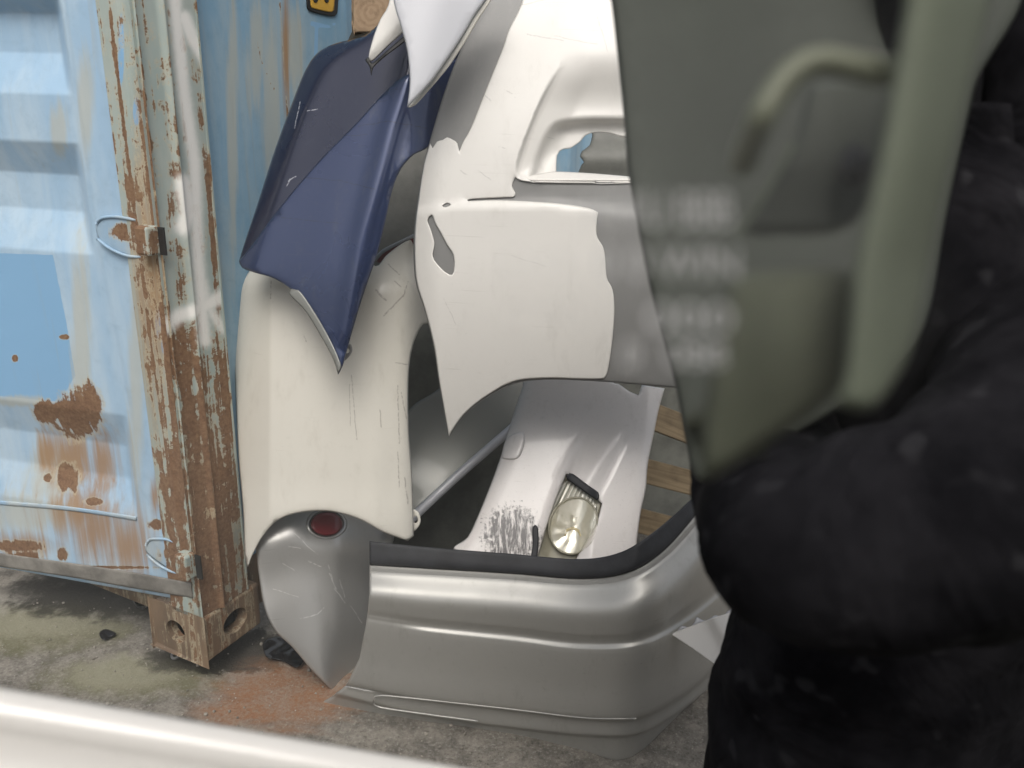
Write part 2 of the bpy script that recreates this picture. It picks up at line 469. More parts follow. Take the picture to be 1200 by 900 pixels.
MAT['yellow'] = plain('yellow_sign_paint', (0.62, 0.36, 0.045), 0.5, 0.12, 12)
MAT['black'] = plain('black_paint', (0.018, 0.018, 0.018), 0.5)
MAT['vehicle_white'] = M('white_vehicle_paint').set(color=(0.80, 0.775, 0.73), rough=0.3, coat=0.8).m
MAT['trim'] = plain('olive_grey_trim', (0.042, 0.048, 0.039), 0.75, 0.15, 5)
MAT['pillar'] = plain('olive_pillar_trim', (0.10, 0.116, 0.08), 0.7, 0.15, 6)
MAT['handle'] = plain('olive_handle_plastic', (0.125, 0.135, 0.088), 0.5, 0.1, 6)
MAT['seat'] = plain('olive_seat_cloth', (0.07, 0.077, 0.052), 0.9, 0.15, 8)
MAT['film'] = M('black_plastic_film').set(color=(0.012, 0.012, 0.013), rough=0.25).m
MAT['steel_small'] = plain('zinc_steel', (0.4, 0.4, 0.4), 0.4, 0.2, 30, metal=0.7)
MAT['skin'] = plain('skin', (0.45, 0.28, 0.2), 0.5, 0.08, 20)

def fabric():
    m = M('black_jacket_cloth'); o = m.co()
    n = m.noise(o, 7, 5, 0.6)
    c = m.mix(m.step(n, 0.35, 0.7), (0.0035, 0.0035, 0.0045), (0.017, 0.0165, 0.019))
    sp = m.step(m.noise(o, 34, 1, 0.3), 0.64, 0.76)
    c = m.mix(m.math('MULTIPLY', sp, 0.22), c, (0.07, 0.07, 0.075))
    m.set(color=c, rough=1.0, spec=0.08)
    m.bump(m.noise(o, 6, 4, 0.55, 0.6), 0.7, 0.05)
    return m.m
MAT['jacket'] = fabric()

def wood(name, a, b):
    m = M(name)
    g = m.noise(m.co((3, 60, 60)), 1.2, 6, 0.6, 0.8); q = m.noise(m.co(), 20, 5)
    c = m.mix(m.step(g, 0.3, 0.7), a, b)
    c = m.mix(m.step(q, 0.5, 0.8, 0, 0.5), c, tuple(x * 0.5 for x in a))
    m.set(color=c, rough=0.8); m.bump(g, 0.4, 0.003)
    return m.m
MAT['plank'] = wood('weathered_plank', (0.15, 0.11, 0.065), (0.25, 0.19, 0.115))
def knotwood():
    m = M('knotted_timber')
    u = m.co((1, 1, 1), 'UV', loc=(-4.35, 0.14, 0))
    d = m.n('ShaderNodeVectorMath', operation='LENGTH'); m.link(u, d.inputs[0])
    rr = m.math('ADD', m.math('MULTIPLY', d.outputs['Value'], 90), m.math('MULTIPLY', m.noise(m.co(), 20, 4), 14))
    rings = m.step(m.math('SINE', rr), -0.6, 0.8)
    c = m.mix(m.math('MULTIPLY', rings, 0.3), (0.33, 0.235, 0.15), (0.19, 0.12, 0.07))
    c = m.mix(m.step(m.noise(m.co(), 40, 6), 0.5, 0.75, 0, 0.6), c, (0.13, 0.085, 0.05))
    m.set(color=c, rough=0.85); m.bump(m.noise(m.co(), 60, 5), 0.4, 0.003)
    return m.m
MAT['knot'] = knotwood()

# ------------------------------------------------------------------ ground
def gxy(px, py): p = at_z(px, py); return p[0], p[1]

def ground_mat():
    m = M('stained_concrete')
    o = m.co()
    n1 = m.noise(o, 3.2, 8, 0.62, 0.3); n2 = m.noise(o, 17, 8, 0.7, 0.2); n3 = m.noise(o, 140, 6, 0.75); n4 = m.noise(o, 420, 3, 0.7)
    c = m.mix(m.step(n2, 0.35, 0.68), (0.13, 0.12, 0.105), (0.27, 0.25, 0.215))
    c = m.mix(m.step(n3, 0.5, 0.72, 0, 0.7), c, (0.42, 0.40, 0.36))
    c = m.mix(m.step(n3, 0.46, 0.3, 0, 0.8), c, (0.055, 0.05, 0.043))
    xyz = m.n('ShaderNodeSeparateXYZ'); m.link(m.tc.outputs['Object'], xyz.inputs[0])
    X, Y = xyz.outputs[0], xyz.outputs[1]
    def spot(px, py, rx, ry, soft=0.5, wob=0.9, ns=n2):
        gx, gy = gxy(px, py)
        a = m.math('DIVIDE', m.math('SUBTRACT', X, float(gx)), rx); b = m.math('DIVIDE', m.math('SUBTRACT', Y, float(gy)), ry)
        d = m.math('SQRT', m.math('ADD', m.math('MULTIPLY', a, a), m.math('MULTIPLY', b, b)))
        d = m.math('ADD', d, m.math('MULTIPLY', m.math('SUBTRACT', ns, 0.5), wob * 2))
        return m.step(d, 1.0 + soft / 2, 1.0 - soft / 2)
    moss = m.math('MAXIMUM', spot(40, 735, 0.22, 0.10, 0.8), m.math('MAXIMUM', spot(160, 790, 0.20, 0.07, 0.8), spot(90, 735, 0.15, 0.05)))
    pale = m.math('MAXIMUM', spot(40, 715, 0.28, 0.1, 0.5, 1.2), spot(150, 785, 0.12, 0.06, 0.5, 1.2))
    c = m.mix(m.math('MULTIPLY', pale, 0.5), c, (0.44, 0.42, 0.36))
    c = m.mix(m.math('MULTIPLY', moss, 0.42), c, (0.17, 0.17, 0.065))
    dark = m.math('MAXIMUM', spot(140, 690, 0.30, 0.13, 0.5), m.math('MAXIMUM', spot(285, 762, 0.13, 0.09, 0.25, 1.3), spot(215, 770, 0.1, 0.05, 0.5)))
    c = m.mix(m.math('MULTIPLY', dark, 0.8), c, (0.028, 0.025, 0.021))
    n5 = m.noise(m.co((1, 3, 1), rot=(0, 0, 0.8)), 9, 6, 0.65, 0.5)
    rust = m.math('MAXIMUM', spot(335, 812, 0.16, 0.11, 0.9, 0.8, n5), spot(300, 830, 0.13, 0.05, 0.9, 0.8, n5))
    c = m.mix(m.math('MULTIPLY', rust, m.step(n2, 0.3, 0.7, 0.9, 0.5)), c, m.mix(m.step(n3, 0.35, 0.65), (0.30, 0.13, 0.06), (0.30, 0.20, 0.13)))
    fl = m.step(n4, 0.7, 0.76)
    c = m.mix(m.math('MULTIPLY', fl, 0.5), c, (0.55, 0.53, 0.48))
    m.set(color=c, rough=m.step(n2, 0.3, 0.7, 0.75, 0.95), spec=0.3)
    m.bump(m.math('ADD', m.math('MULTIPLY', n2, 0.7), m.math('MULTIPLY', n3, 0.5)), 0.7, 0.008)
    return m.m
def build_ground():
    xs = np.concatenate([[-600, -60, -12, -4], np.arange(-1.6, 1.2, 0.02), [3, 12, 60, 600]])
    ys = np.concatenate([[-600, -60, -10, -2, 0], np.arange(0.6, 2.6, 0.02), [4, 12, 60, 600]])
    gx, gy = np.meshgrid(xs, ys)
    z = np.zeros_like(gx)
    core = (np.abs(gx + 0.2) < 1.35) & (gy > 0.65) & (gy < 2.55)
    from mathutils import noise as mn
    for idx in zip(*np.nonzero(core)):
        z[idx] = 0.004 * mn.fractal(Vector((gx[idx] * 7, gy[idx] * 7, 0)), 1.0, 2.0, 4) - 0.004
    V = np.stack([gx, gy, z], -1)
    nv, nu = gx.shape
    Fc = [(j * nu + i, j * nu + i + 1, (j + 1) * nu + i + 1, (j + 1) * nu + i) for j in range(nv - 1) for i in range(nu - 1)]
    me = bpy.data.meshes.new('ground'); me.from_pydata(V.reshape(-1, 3).tolist(), [], Fc)
    me.polygons.foreach_set('use_smooth', [True] * len(me.polygons)); me.materials.append(ground_mat())
    o = bpy.data.objects.new('ground', me); COL.objects.link(o)
    tag(o, 'stained mossy concrete yard with an orange rust stain', 'ground', kind='structure')
build_ground()

# ------------------------------------------------------------------ shipping container
YAW = R(64.3)
A = np.array([-0.676, 1.457, 0.06])
dS = np.array([math.cos(YAW), math.sin(YAW), 0.0]); dD = np.array([-math.sin(YAW), math.cos(YAW), 0.0]); ZZ = np.array([0, 0, 1.0])
cont = thing('shipping_container', (A[0], A[1], 0), 'light blue rusty shipping container with a peeling corner post', 'shipping container')

def casting():
    L, W_, H = 0.178, 0.162, 0.118
    # hollow block: three visible faces carry oval holes
    def face(o, u, v, wu, wv, hole, nin):
        pts = [(0, 0), (wu, 0), (wu, wv), (0, wv)]; rr = []
        cx, cy, rx, ry = hole
        for k in range(24): t = 2 * math.pi * k / 24; rr.append((cx + rx * math.cos(t), cy + ry * math.sin(t)))
        P = pts + rr
        E = [(0, 1), (1, 2), (2, 3), (3, 0)] + [(4 + k, 4 + (k + 1) % 24) for k in range(24)]
        res = delaunay_2d_cdt([Vector(p) for p in P], E, [], 0, 1e-6)
        V2 = [np.array(tuple(p)) for p in res[0]]
        T = [f for f in res[2] if not inside(np.array(rr), np.array([np.mean([V2[i][0] for i in f])]), np.array([np.mean([V2[i][1] for i in f])]))[0]]
        V = [o + u * p[0] + v * p[1] for p in V2]
        n0 = len(V)
        for p in rr: V.append(o + u * p[0] + v * p[1])
        for p in rr: V.append(o + u * p[0] + v * p[1] + nin * 0.028)
        T = T + [(n0 + k, n0 + (k + 1) % 24, n0 + 24 + (k + 1) % 24, n0 + 24 + k) for k in range(24)]
        return V, T
    V, Fc = [], []
    def add(vt):
        v, t = vt; b = len(V); V.extend(v); Fc.extend([tuple(i + b for i in f) for f in t])
    add(face(A, dS, ZZ, L, H, (0.095, 0.058, 0.037, 0.030), dD))
    add(face(A, dD, ZZ, W_, H, (0.088, 0.058, 0.030, 0.030), dS))
    add(face(A + ZZ * H, dS, dD, L, W_, (0.11, 0.1, 0.03, 0.02), -ZZ))
    b = len(V)
    for q in (A, A + dS * L, A + dS * L + dD * W_, A + dD * W_): V += [q, q + ZZ * H]
    Fc.extend([(b + 2, b + 4, b + 5, b + 3), (b + 4, b + 6, b + 7, b + 5), (b, b + 6, b + 4, b + 2)])
    bm = bmesh.new()
    vs = [bm.verts.new(tuple(p - np.array([A[0], A[1], 0]))) for p in V]
    for f in Fc:
        try: bm.faces.new([vs[i] for i in f])
        except ValueError: pass
    bmesh.ops.remove_doubles(bm, verts=bm.verts, dist=1e-4)
    es = [e for e in bm.edges if len(e.link_faces) == 2 and e.calc_length() > 0.1 and e.calc_face_angle(0) > 1.2]
    bmesh.ops.bevel(bm, geom=es, offset=0.009, segments=3, affect='EDGES', profile=0.5)
    bmesh.ops.recalc_face_normals(bm, faces=bm.faces)
    me = bpy.data.meshes.new('corner_casting'); bm.to_mesh(me); bm.free(); me.materials.append(MAT['cast'])
    o = bpy.data.objects.new('corner_casting', me); COL.objects.link(o); o.parent = cont
    box('casting_core', A + dS * 0.1 + dD * 0.095 + ZZ * 0.059, dS * 0.09, dD * 0.075, ZZ * 0.1, MAT['black'], o, bevel=None)
casting()

def zcol(*pairs):
    z = {k: 0 for k in ('rust', 'bleed', 'cream', 'white', 'blue', 'dirt')}
    return z
def amask(X, Y, rust=(), bleed=(), cream=(), white=(), blue=(), dirt=()):
    out = {}
    for k, L in (('rust', rust), ('bleed', bleed), ('cream', cream), ('white', white), ('blue', blue), ('dirt', dirt)):
        a = np.zeros(X.shape)
        for b in L: a = np.maximum(a, b if isinstance(b, np.ndarray) else blob(X, Y, *b[:5 if len(b) < 6 else 6]))
        out[k] = a.ravel()
    return out
def px_of(P):
    d = P - C0; z = d @ FW
    return 600 + F_PX * (d @ RT) / z, 450 - F_PX * (d @ UP) / z
def lineblob(X, Y, pts, wd): return np.clip(1.3 - pdist(pts, X, Y)[0] / wd, 0, 1)
def glow(X, Y, pts, wd): return np.exp(-(pdist(pts, X, Y)[0] / wd) ** 2)

# corner post: side face (along dS) with a raised ridge, end face (along dD)
Zt, Zb = 2.5, A[2] + 0.118
def post_face(name, d, w0, w1, prof, attr_fn, nu=60, nv=300, inset=0.006):
    u = np.linspace(w0, w1, nu); v = np.concatenate([np.linspace(Zb, 1.75, nv), [Zt]])
    U, Vv = np.meshgrid(u, v)
    n = np.cross(d, ZZ); n = n if n @ (C0 - A) > 0 else -n
    P = A + d * U[..., None] + n * (prof(U) - inset)[..., None]
    P[..., 2] = Vv
    X, Y = px_of(P)
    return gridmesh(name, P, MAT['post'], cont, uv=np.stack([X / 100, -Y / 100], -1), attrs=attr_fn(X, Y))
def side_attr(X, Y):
    return amask(X, Y, rust=[(225, 500, 40, 130, 0), (215, 450, 26, 70), (255, 620, 40, 90), (262, 480, 16, 150), (225, 690, 60, 50), (240, 560, 40, 120), (200, 420, 26, 90), lineblob(X, Y, [(207, 0), (213, 30), (226, 180), (238, 300)], 2.2) * 0.7, lineblob(X, Y, [(240, 120), (250, 200), (256, 290)], 2) * 0.6, lineblob(X, Y, [(262, 20), (270, 130), (278, 260)], 3) * 0.6],
                 white=[glow(X, Y, [(203, -20), (208, 30), (216, 110), (228, 190), (232, 300), (240, 400)], 9) * 0.9, glow(X, Y, [(216, 20), (226, 45), (244, 75), (262, 92), (275, 94)], 9), glow(X, Y, [(215, 215), (222, 250), (215, 265)], 13) * 0.95, glow(X, Y, [(192, 384), (210, 370), (235, 362), (262, 346)], 10) * 0.95, glow(X, Y, [(238, 330), (245, 362), (262, 386)], 8) * 0.7],  # sun glints along the post, painted as soft white
                 bleed=[(235, 600, 60, 160)], dirt=[(260, 660, 60, 80)])
def end_attr(X, Y):
    return amask(X, Y, rust=[(175, 120, 13, 20), (178, 190, 9, 60), (185, 250, 14, 30), (200, 420, 22, 110), (205, 560, 22, 120), (220, 650, 30, 60), (195, 680, 30, 30), lineblob(X, Y, [(127, 0), (158, 247), (203, 600)], 2.5) * 0.7],
                 bleed=[(185, 300, 40, 300)], blue=[(142, 60, 4, 50), (192, 405, 4, 12), (160, 130, 5, 20), (185, 380, 4, 20)], cream=[(172, 200, 14, 30)])
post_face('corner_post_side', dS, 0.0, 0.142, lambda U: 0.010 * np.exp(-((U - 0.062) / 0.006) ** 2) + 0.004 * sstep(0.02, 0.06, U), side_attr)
post_face('corner_post_end', dD, 0.0, 0.092, lambda U: 0.006 * sstep(0.03, 0.04, U), end_attr)
# inner return of the post, seen from a step aside
Pe = A + dS * 0.142
V_, F_ = box_mesh(Pe + dD * 0.03 + np.array([0, 0, (Zb + Zt) / 2 - A[2]]), dS * 0.004, dD * 0.06, ZZ * (Zt - Zb))
o = mesh_obj('corner_post_return', V_, F_, MAT['post'], cont, smooth=False)

# door leaf, hung slightly open from the post
dDoor = np.array([-0.955, 0.297, 0]); dDoor /= np.linalg.norm(dDoor)
hinge = A + dD * 0.088 + dS * 0.010
door_pl = vplane(hinge, dDoor)
def build_door():
    ys = np.concatenate([np.arange(-60, 705, 2.2)])
    n = 110
    XX, YY = [], []
    left = lambda t: np.interp(t, [-60, 700], [-45, -45])
    right = lambda t: np.interp(t, [-60, 0, 250, 300, 600, 700], [116, 124, 155, 164, 202, 219])
    for t in ys:
        u = np.linspace(0, 1, n)
        x = left(t) + (right(t) - left(t)) * u
        sl = 0.03 + 0.15 * np.clip((t - 100) / 580, -0.3, 1)
        XX.append(x); YY.append(t + sl * (x - 215) * 1.0)
    X, Y = np.array(XX), np.array(YY)
    T = np.repeat(ys[:, None], n, 1)                    # value of the row at the hinge side
    # rib profile, rows measured at picture x = 50
    yr = T + (0.03 + 0.15 * np.clip((T - 100) / 580, -0.3, 1)) * (50 - 215)
    k = [-80, -3, 15, 62, 110, 166, 203, 245, 294, 474, 508, 545, 588, 720]
    dv = [0, 0, -.045, -.045, 0, 0, -.045, -.045, 0, 0, -.04, -.04, 0, 0]
    prof = np.interp(yr, k, dv)
    edge_x = np.interp(T, [-60, 0, 300, 480, 620], [62, 70, 110, 147, 165])
    dep = prof * sstep(2, -7, X - edge_x)
    dep = dep + 0.004 * sstep(-1.5, 1.5, X - (edge_x + 2)) - 0.004 * gauss(X - edge_x - 4, 2)
    # seam near the frame
    sx = np.interp(T, [-60, 300, 600], [62, 116, 163])
    P = hit(X, Y, door_pl)
    P = toward(P, dep)
    rust = [(90, 485, 36, 34, 10), (60, 482, 30, 16), (105, 478, 20, 36), (78, 560, 17, 22), (55, 560, 7, 7), (20, 640, 40, 9), (72, 650, 10, 10), (30, 652, 24, 8), (110, 588, 14, 6), (75, 395, 8, 4), (18, 420, 5, 5), (185, 615, 16, 8), (100, 665, 120, 3)]
    bleed = [(80, 540, 40, 60), (120, 545, 26, 60), (60, 530, 20, 40), (110, 620, 40, 60), (30, 640, 60, 20), (183, 580, 8, 30), (95, 600, 60, 50), (150, 640, 40, 60)]
    cream = [(95, 400, 14, 150), (160, 420, 12, 180), (100, 120, 12, 80), (60, 560, 40, 50), (20, 470, 40, 8), (70, 150, 14, 40), (40, 600, 70, 30)]
    ratt = amask(X, Y, rust=rust, bleed=bleed, cream=cream, blue=[np.clip(np.minimum(np.minimum((np.interp(Y, [300, 380, 440, 470], [62, 78, 88, 70]) - X) / 8, (Y - 297 - 0.03 * X) / 5), (464 + 0.1 * X - Y) / 5) + 0.5, 0, 1)])
    gridmesh('door_leaf', P, MAT['door'], cont, uv=np.stack([X / 100, -Y / 100], -1), attrs=ratt, thick=0.004)
    # edge frame of the leaf, a plate standing proud beside the gasket
    out = [(116, 302, 'c'), (121, 302, 'c'), (168, 607, 'c'), (163, 607, 'c')]
build_door()
sheet('door_gasket', [(196, 545, 'c'), (199, 545, 'c'), (208, 615, 'c'), (203, 612, 'c')], door_pl, MAT['rubber'], cont, lift=0.012, edge=(1.5, 0.001), thick=0.01, step=6)
zero = lambda X, Y: {k: np.zeros(len(X)) for k in ('rust', 'bleed', 'cream', 'white', 'blue', 'dirt')}
def door_seam(name, pts, wd, lift, mat):
    L = spline(pts, False, 6)
    o_ = np.vstack([L + [0, -wd / 2], (L + [0, wd / 2])[::-1]])
    return sheet(name, [tuple(p) + ('c',) for p in o_], door_pl, mat, cont, lift=lift, edge=(wd * 0.4, 0.003), thick=0.006, step=8, attrs=zero)
door_seam('door_strip', [(-45, 586), (60, 594), (110, 600), (160, 608)], 5, 0.006, MAT['steel'])

# hinge straps
def hinge_strap(pts_plate, pts_rib1, pts_rib2):
    h = sheet('hinge', pts_plate, door_pl, MAT['steel'], cont, lift=0.015, edge=(2.5, 0.005), thick=0.012, step=6,
              attrs=lambda X, Y: amask(X, Y, rust=[(pts_plate[0][0] + 40, pts_plate[0][1] + 10, 20, 10)]))
    for pr in (pts_rib1, pts_rib2):
        L = spline(pr, False, 4)
        P = toward(hit(L[:, 0], L[:, 1], door_pl), np.full(len(L), 0.017))
        t = tube('hinge_rib', P, 0.003, MAT['steel'], h, 8)
        for k in ('rust', 'bleed', 'cream', 'white', 'blue', 'dirt'):
            a = t.data.attributes.new(k, 'FLOAT', 'POINT')
    return h
hinge_strap([(112, 262), (116, 256), (135, 253), (158, 255, 'c'), (166, 302, 'c'), (145, 298), (122, 288), (114, 276)], [(113, 262), (118, 256), (135, 254), (160, 258)], [(114, 280), (130, 292), (150, 300), (166, 301)])
hinge_strap([(170, 640), (175, 632), (192, 630), (210, 634, 'c'), (216, 672, 'c'), (200, 668), (182, 656), (172, 648)], [(171, 639), (176, 632), (195, 632), (211, 638)], [(172, 650), (186, 662), (202, 670), (216, 672)])
# hinge lugs on the post: block, knuckle and the dark slot beside it
n_end = np.cross(dD, ZZ); n_end = n_end if n_end @ (C0 - A) > 0 else -n_end
def lug(py, hgt):
    P = hit(np.array([178.0 if py < 400 else 222.0]), np.array([float(py)]), (A, n_end))[0]
    lg = box('hinge_lug', P + n_end * 0.010, dD * 0.034, n_end * 0.03, ZZ * hgt, MAT['post'], cont, 0.005)
    lg.data.attributes.new('rust', 'FLOAT', 'POINT').data.foreach_set('value', [0.5] * 8)
    add_zero(lg)
    box('lug_slot', P - dD * 0.030 + n_end * 0.0015, dD * 0.016, n_end * 0.003, ZZ * hgt * 0.95, MAT['black'], lg, None)
    tube('hinge_pin', [P + n_end * 0.024 - ZZ * hgt * 0.62, P + n_end * 0.024, P + n_end * 0.024 + ZZ * hgt * 0.62], 0.008, MAT['cast'], lg, 10)
def add_zero(o):
    for k in ('rust', 'bleed', 'cream', 'white', 'blue', 'dirt'):
        if k not in o.data.attributes: o.data.attributes.new(k, 'FLOAT', 'POINT')
lug(281, 0.055); lug(660, 0.06)

# end sill under the door and things under the container
sillA = hinge + np.array([0, 0, 0.0])
zd = at_z(100, 680, 0)
def strip_world(name, p0, p1, z0, z1, dep, mat):
    d = (p1 - p0); L = np.linalg.norm(d); d = d / L; n = np.cross(d, ZZ); n = n if n @ (C0 - p0) > 0 else -n
    V, Fc = box_mesh((p0 + p1) / 2 * np.array([1, 1, 0]) + ZZ * (z0 + z1) / 2 - n * dep / 2, d * L, n * dep, ZZ * (z1 - z0))
    o = mesh_obj(name, V, Fc, mat, cont, smooth=False, bevel=0.004); add_zero(o); return o
hb = hit(np.array([215.0]), np.array([685.0]), door_pl)[0]
zs = hb[2]
sheet('door_sill', [(-45, 640, 'c'), (0, 648), (100, 662), (165, 672), (224, 683, 'c'), (226, 701, 'c'), (160, 690), (80, 676), (0, 664), (-45, 657, 'c')], door_pl, MAT['sill'], cont, lift=0.03, edge=(3, 0.004), thick=0.03, step=7)
strip_world('end_beam', A + dD * 0.165 + dS * 0.09, A + dD * 2.3 + dS * 0.09, 0.06, 0.165, 0.06, MAT['cast'])
strip_world('side_rail', A + dS * 0.18 + dD * 0.03, A + dS * 5.9 + dD * 0.03, 0.09, 0.25, 0.05, MAT['cast'])

# side wall
def build_wall():
    u = np.concatenate([np.linspace(0.142, 1.3, 260), np.linspace(1.32, 5.9, 300)]); v = np.concatenate([np.linspace(0.24, 1.7, 150), [2.5]])
    U, Vv = np.meshgrid(u, v)
    ph = ((U - 0.142) % 0.28) / 0.28
    cor = np.interp(ph, [0, .26, .5, .76, 1], [0, 0, 1, 1, 0]) * 0.03
    cor = cor * sstep(0.62, 0.7, U)
    n = np.cross(dS, ZZ); n = n if n @ (C0 - A) > 0 else -n
    P = A + dS * U[..., None] - n * (0.024 + cor)[..., None]; P[..., 2] = Vv
    X, Y = px_of(P)
    at = amask(X, Y, rust=[lineblob(X, Y, [(301, 48), (306, 70), (318, 100), (324, 108)], 1.5) * .8, lineblob(X, Y, [(328, 0), (333, 80), (338, 150)], 2.5) * .6, lineblob(X, Y, [(352, 20), (356, 60)], 1.5) * .6],
               cream=[(318, 120, 14, 130), (300, 60, 12, 80), (345, 60, 14, 60), (272, 150, 8, 200)], blue=[lineblob(X, Y, [(366, 28), (392, 30)], 3), lineblob(X, Y, [(371, 30), (370, 66)], 2.5)], bleed=[(335, 60, 6, 100)])
    gridmesh('side_wall', P, MAT['wall'], cont, uv=np.stack([X / 100, -Y / 100], -1), attrs=at)
build_wall()
# warning plate on the side wall
n_side = np.cross(dS, ZZ); n_side = n_side if n_side @ (C0 - A) > 0 else -n_side
wall_pl = (A - n_side * 0.024, n_side)
plate = sheet('warning_plate', [(360, -40), (395, -36), (396, 8), (394, 17), (388, 19), (366, 14), (361, 10), (360, 2)], wall_pl, MAT['black'], None, lift=0.006, edge=(2, 0.001), thick=0.004, step=8)
tag(plate, 'yellow warning plate with a black border on the blue container wall', 'sign')
pf = sheet('plate_face', [(364, -36), (391, -32), (392, 6), (390, 13), (385, 14), (368, 10), (365, 8), (364, 0)], wall_pl, MAT['yellow'], plate, lift=0.008, edge=(1.5, 0.0005), thick=0.001, step=8)
for cx in (370, 383): sheet('plate_mark', [(cx - 3, -24), (cx + 2, -24), (cx + 3, -2), (cx + 1, 3), (cx - 1.5, 2.5), (cx - 3, -2)], wall_pl, MAT['black'], pf, lift=0.0095, edge=(1, 0.0002), thick=0.0008, step=6, ostep=2)

# ------------------------------------------------------------------ silver bumper in front of the heap
def ray_plan(px, py, plan):
    """where a sight line meets a vertical surface standing on the plan polyline"""
    d = ray(px, py); out = np.zeros(d.shape)
    for i in range(len(d)):
        dx, dy = d[i, 0], d[i, 1]
        s = plan[:, 0] * dy - plan[:, 1] * dx
        k = np.nonzero(s[:-1] * s[1:] <= 0)[0]
        if len(k) == 0: k = [0 if abs(s[0]) < abs(s[-1]) else len(plan) - 2]
        k = k[0]
        f = s[k] / (s[k] - s[k + 1] + 1e-12)
        p = plan[k] + (plan[k + 1] - plan[k]) * f
        t = math.hypot(*p) / math.hypot(dx, dy)
        out[i] = C0 + d[i] * t
    return out

rows = [  # (picture trace of each feature line, outward offset in metres)
    ([(433, 634), (500, 641), (600, 649), (680, 655), (730, 646), (772, 620), (815, 582)], -0.046),
    ([(433, 662), (500, 666), (600, 672), (680, 678), (735, 671), (778, 645), (822, 596)], -0.030),
    ([(433, 670), (500, 674), (600, 680), (680, 686), (737, 679), (781, 653), (825, 606)], -0.012),
    ([(433, 695), (500, 703), (600, 710), (680, 716), (745, 711), (795, 686), (838, 640)], 0.022),
    ([(431, 715), (500, 724), (600, 734), (680, 743), (748, 739), (801, 712), (846, 673)], 0.020),
    ([(430, 722), (500, 733), (600, 743), (680, 753), (750, 749), (804, 721), (850, 684)], 0.010),
    ([(429, 731), (500, 741), (600, 752), (680, 761), (752, 757), (807, 729), (853, 693)], 0.017),
    ([(421, 772), (500, 784), (600, 797), (685, 807), (753, 802), (806, 774), (853, 738)], 0.014),
    ([(407, 801), (500, 819), (600, 831), (685, 841), (747, 840), (797, 815), (842, 778)], 0.013),
    ([(405, 804), (500, 822), (600, 834), (685, 844), (747, 844), (797, 820), (842, 784)], -0.004),
    ([(394, 813), (500, 838), (600, 852), (685, 861), (745, 860), (787, 839), (836, 803)], -0.005),
    ([(391, 816), (500, 840), (600, 854), (685, 863), (745, 862), (787, 842), (836, 806)], -0.018),
    ([(372, 827), (480, 853), (590, 868), (675, 880), (725, 893), (768, 868), (830, 815)], -0.024)]
base_px = [(372, 828), (430, 842), (500, 851), (600, 866), (680, 886), (722, 902), (756, 892), (788, 860), (835, 803), (880, 747)]
plan0 = np.array([at_z(*p)[:2] for p in base_px])
plan0 = np.vstack([plan0[0] + (plan0[0] - plan0[2]) * 2, plan0, plan0[-1] + (plan0[-1] - plan0[-2]) * 4])
def densify(P, m=14):
    out = []
    for i in range(len(P) - 1):
        p0, p1, p2, p3 = P[max(i - 1, 0)], P[i], P[i + 1], P[min(i + 2, len(P) - 1)]
        for k in range(m):
            t = k / m
            out.append(0.5 * ((2 * p1) + (-p0 + p2) * t + (2 * p0 - 5 * p1 + 4 * p2 - p3) * t * t + (-p0 + 3 * p1 - 3 * p2 + p3) * t ** 3))
    out.append(P[-1]); return np.array(out)
plan0 = densify(plan0)
for _ in range(60): plan0[1:-1] = (plan0[:-2] + 2 * plan0[1:-1] + plan0[2:]) / 4
tn = np.gradient(plan0, axis=0); tn /= np.linalg.norm(tn, axis=1, keepdims=True)
pn = np.stack([tn[:, 1], -tn[:, 0]], 1)
def bumper_grid(r0, r1, sub=7, nst=90, extra=None):
    ctrl = [np.array(r[0], float) for r in rows]
    R2 = []
    # extend every row past the frame of the heap on its far end
    for c in ctrl:
        c = np.vstack([c, c[-1] + (c[-1] - c[-2]) * 1.2])
        d = densify(c, 40)
        t = np.linspace(0, len(d) - 1, nst)
        R2.append(np.stack([np.interp(t, np.arange(len(d)), d[:, k]) for k in (0, 1)], 1))
    R2 = np.array(R2); offs = np.array([r[1] for r in rows])
    seg = []; so_ = []; rowid = []
    for j in range(r0, r1):
        sharp = lambda a: min(max(a, r0), r1)
        for k in range(sub):
            t = k / sub
            p0, p1, p2, p3 = (R2[sharp(j - 1)], R2[j], R2[j + 1], R2[sharp(j + 2)])
            o0, o1, o2, o3 = (offs[sharp(j - 1)], offs[j], offs[j + 1], offs[sharp(j + 2)])
            # positions run straight between feature lines so that no row overshoots, offsets are smooth
            seg.append(p1 + (p2 - p1) * t)
            so_.append(0.5 * ((2 * o1) + (-o0 + o2) * t + (2 * o0 - 5 * o1 + 4 * o2 - o3) * t * t + (-o0 + 3 * o1 - 3 * o2 + o3) * t ** 3)); rowid.append(j + t)
    seg.append(R2[r1]); so_.append(offs[r1]); rowid.append(r1)
    seg = np.array(seg); P = np.zeros((*seg.shape[:2], 3))
    for j in range(len(seg)):
        X, Y = seg[j, :, 0], seg[j, :, 1]
        o_ = so_[j]
        P[j] = ray_plan(X, Y, plan0 + pn * o_)
        rid = rowid[j]
        ex = np.zeros(len(X))
        if 3.6 < rid < 6.2:                     # the groove dies out towards the wheel-arch end
            ex += np.interp(rid, [3.6, 4.2, 5, 5.9, 6.2], [0, 0, 0.0075, 0, 0]) * sstep(510, 450, X)
        if 8.9 < rid < 10.1: ex += 0.006 * sstep(446, 436, X)
        ex += -0.02 * sstep(0, 1, (372 + (433 - 372) * 0 + 0 * X - X)) * 0
        P[j] = toward(P[j], ex)
    return P, seg
bump = thing('silver_bumper', (*plan0[len(plan0) // 2], 0), 'large silver car bumper with a black rubber top strip, lying across the concrete', 'car bumper')
P, S = bumper_grid(1, len(rows) - 1)
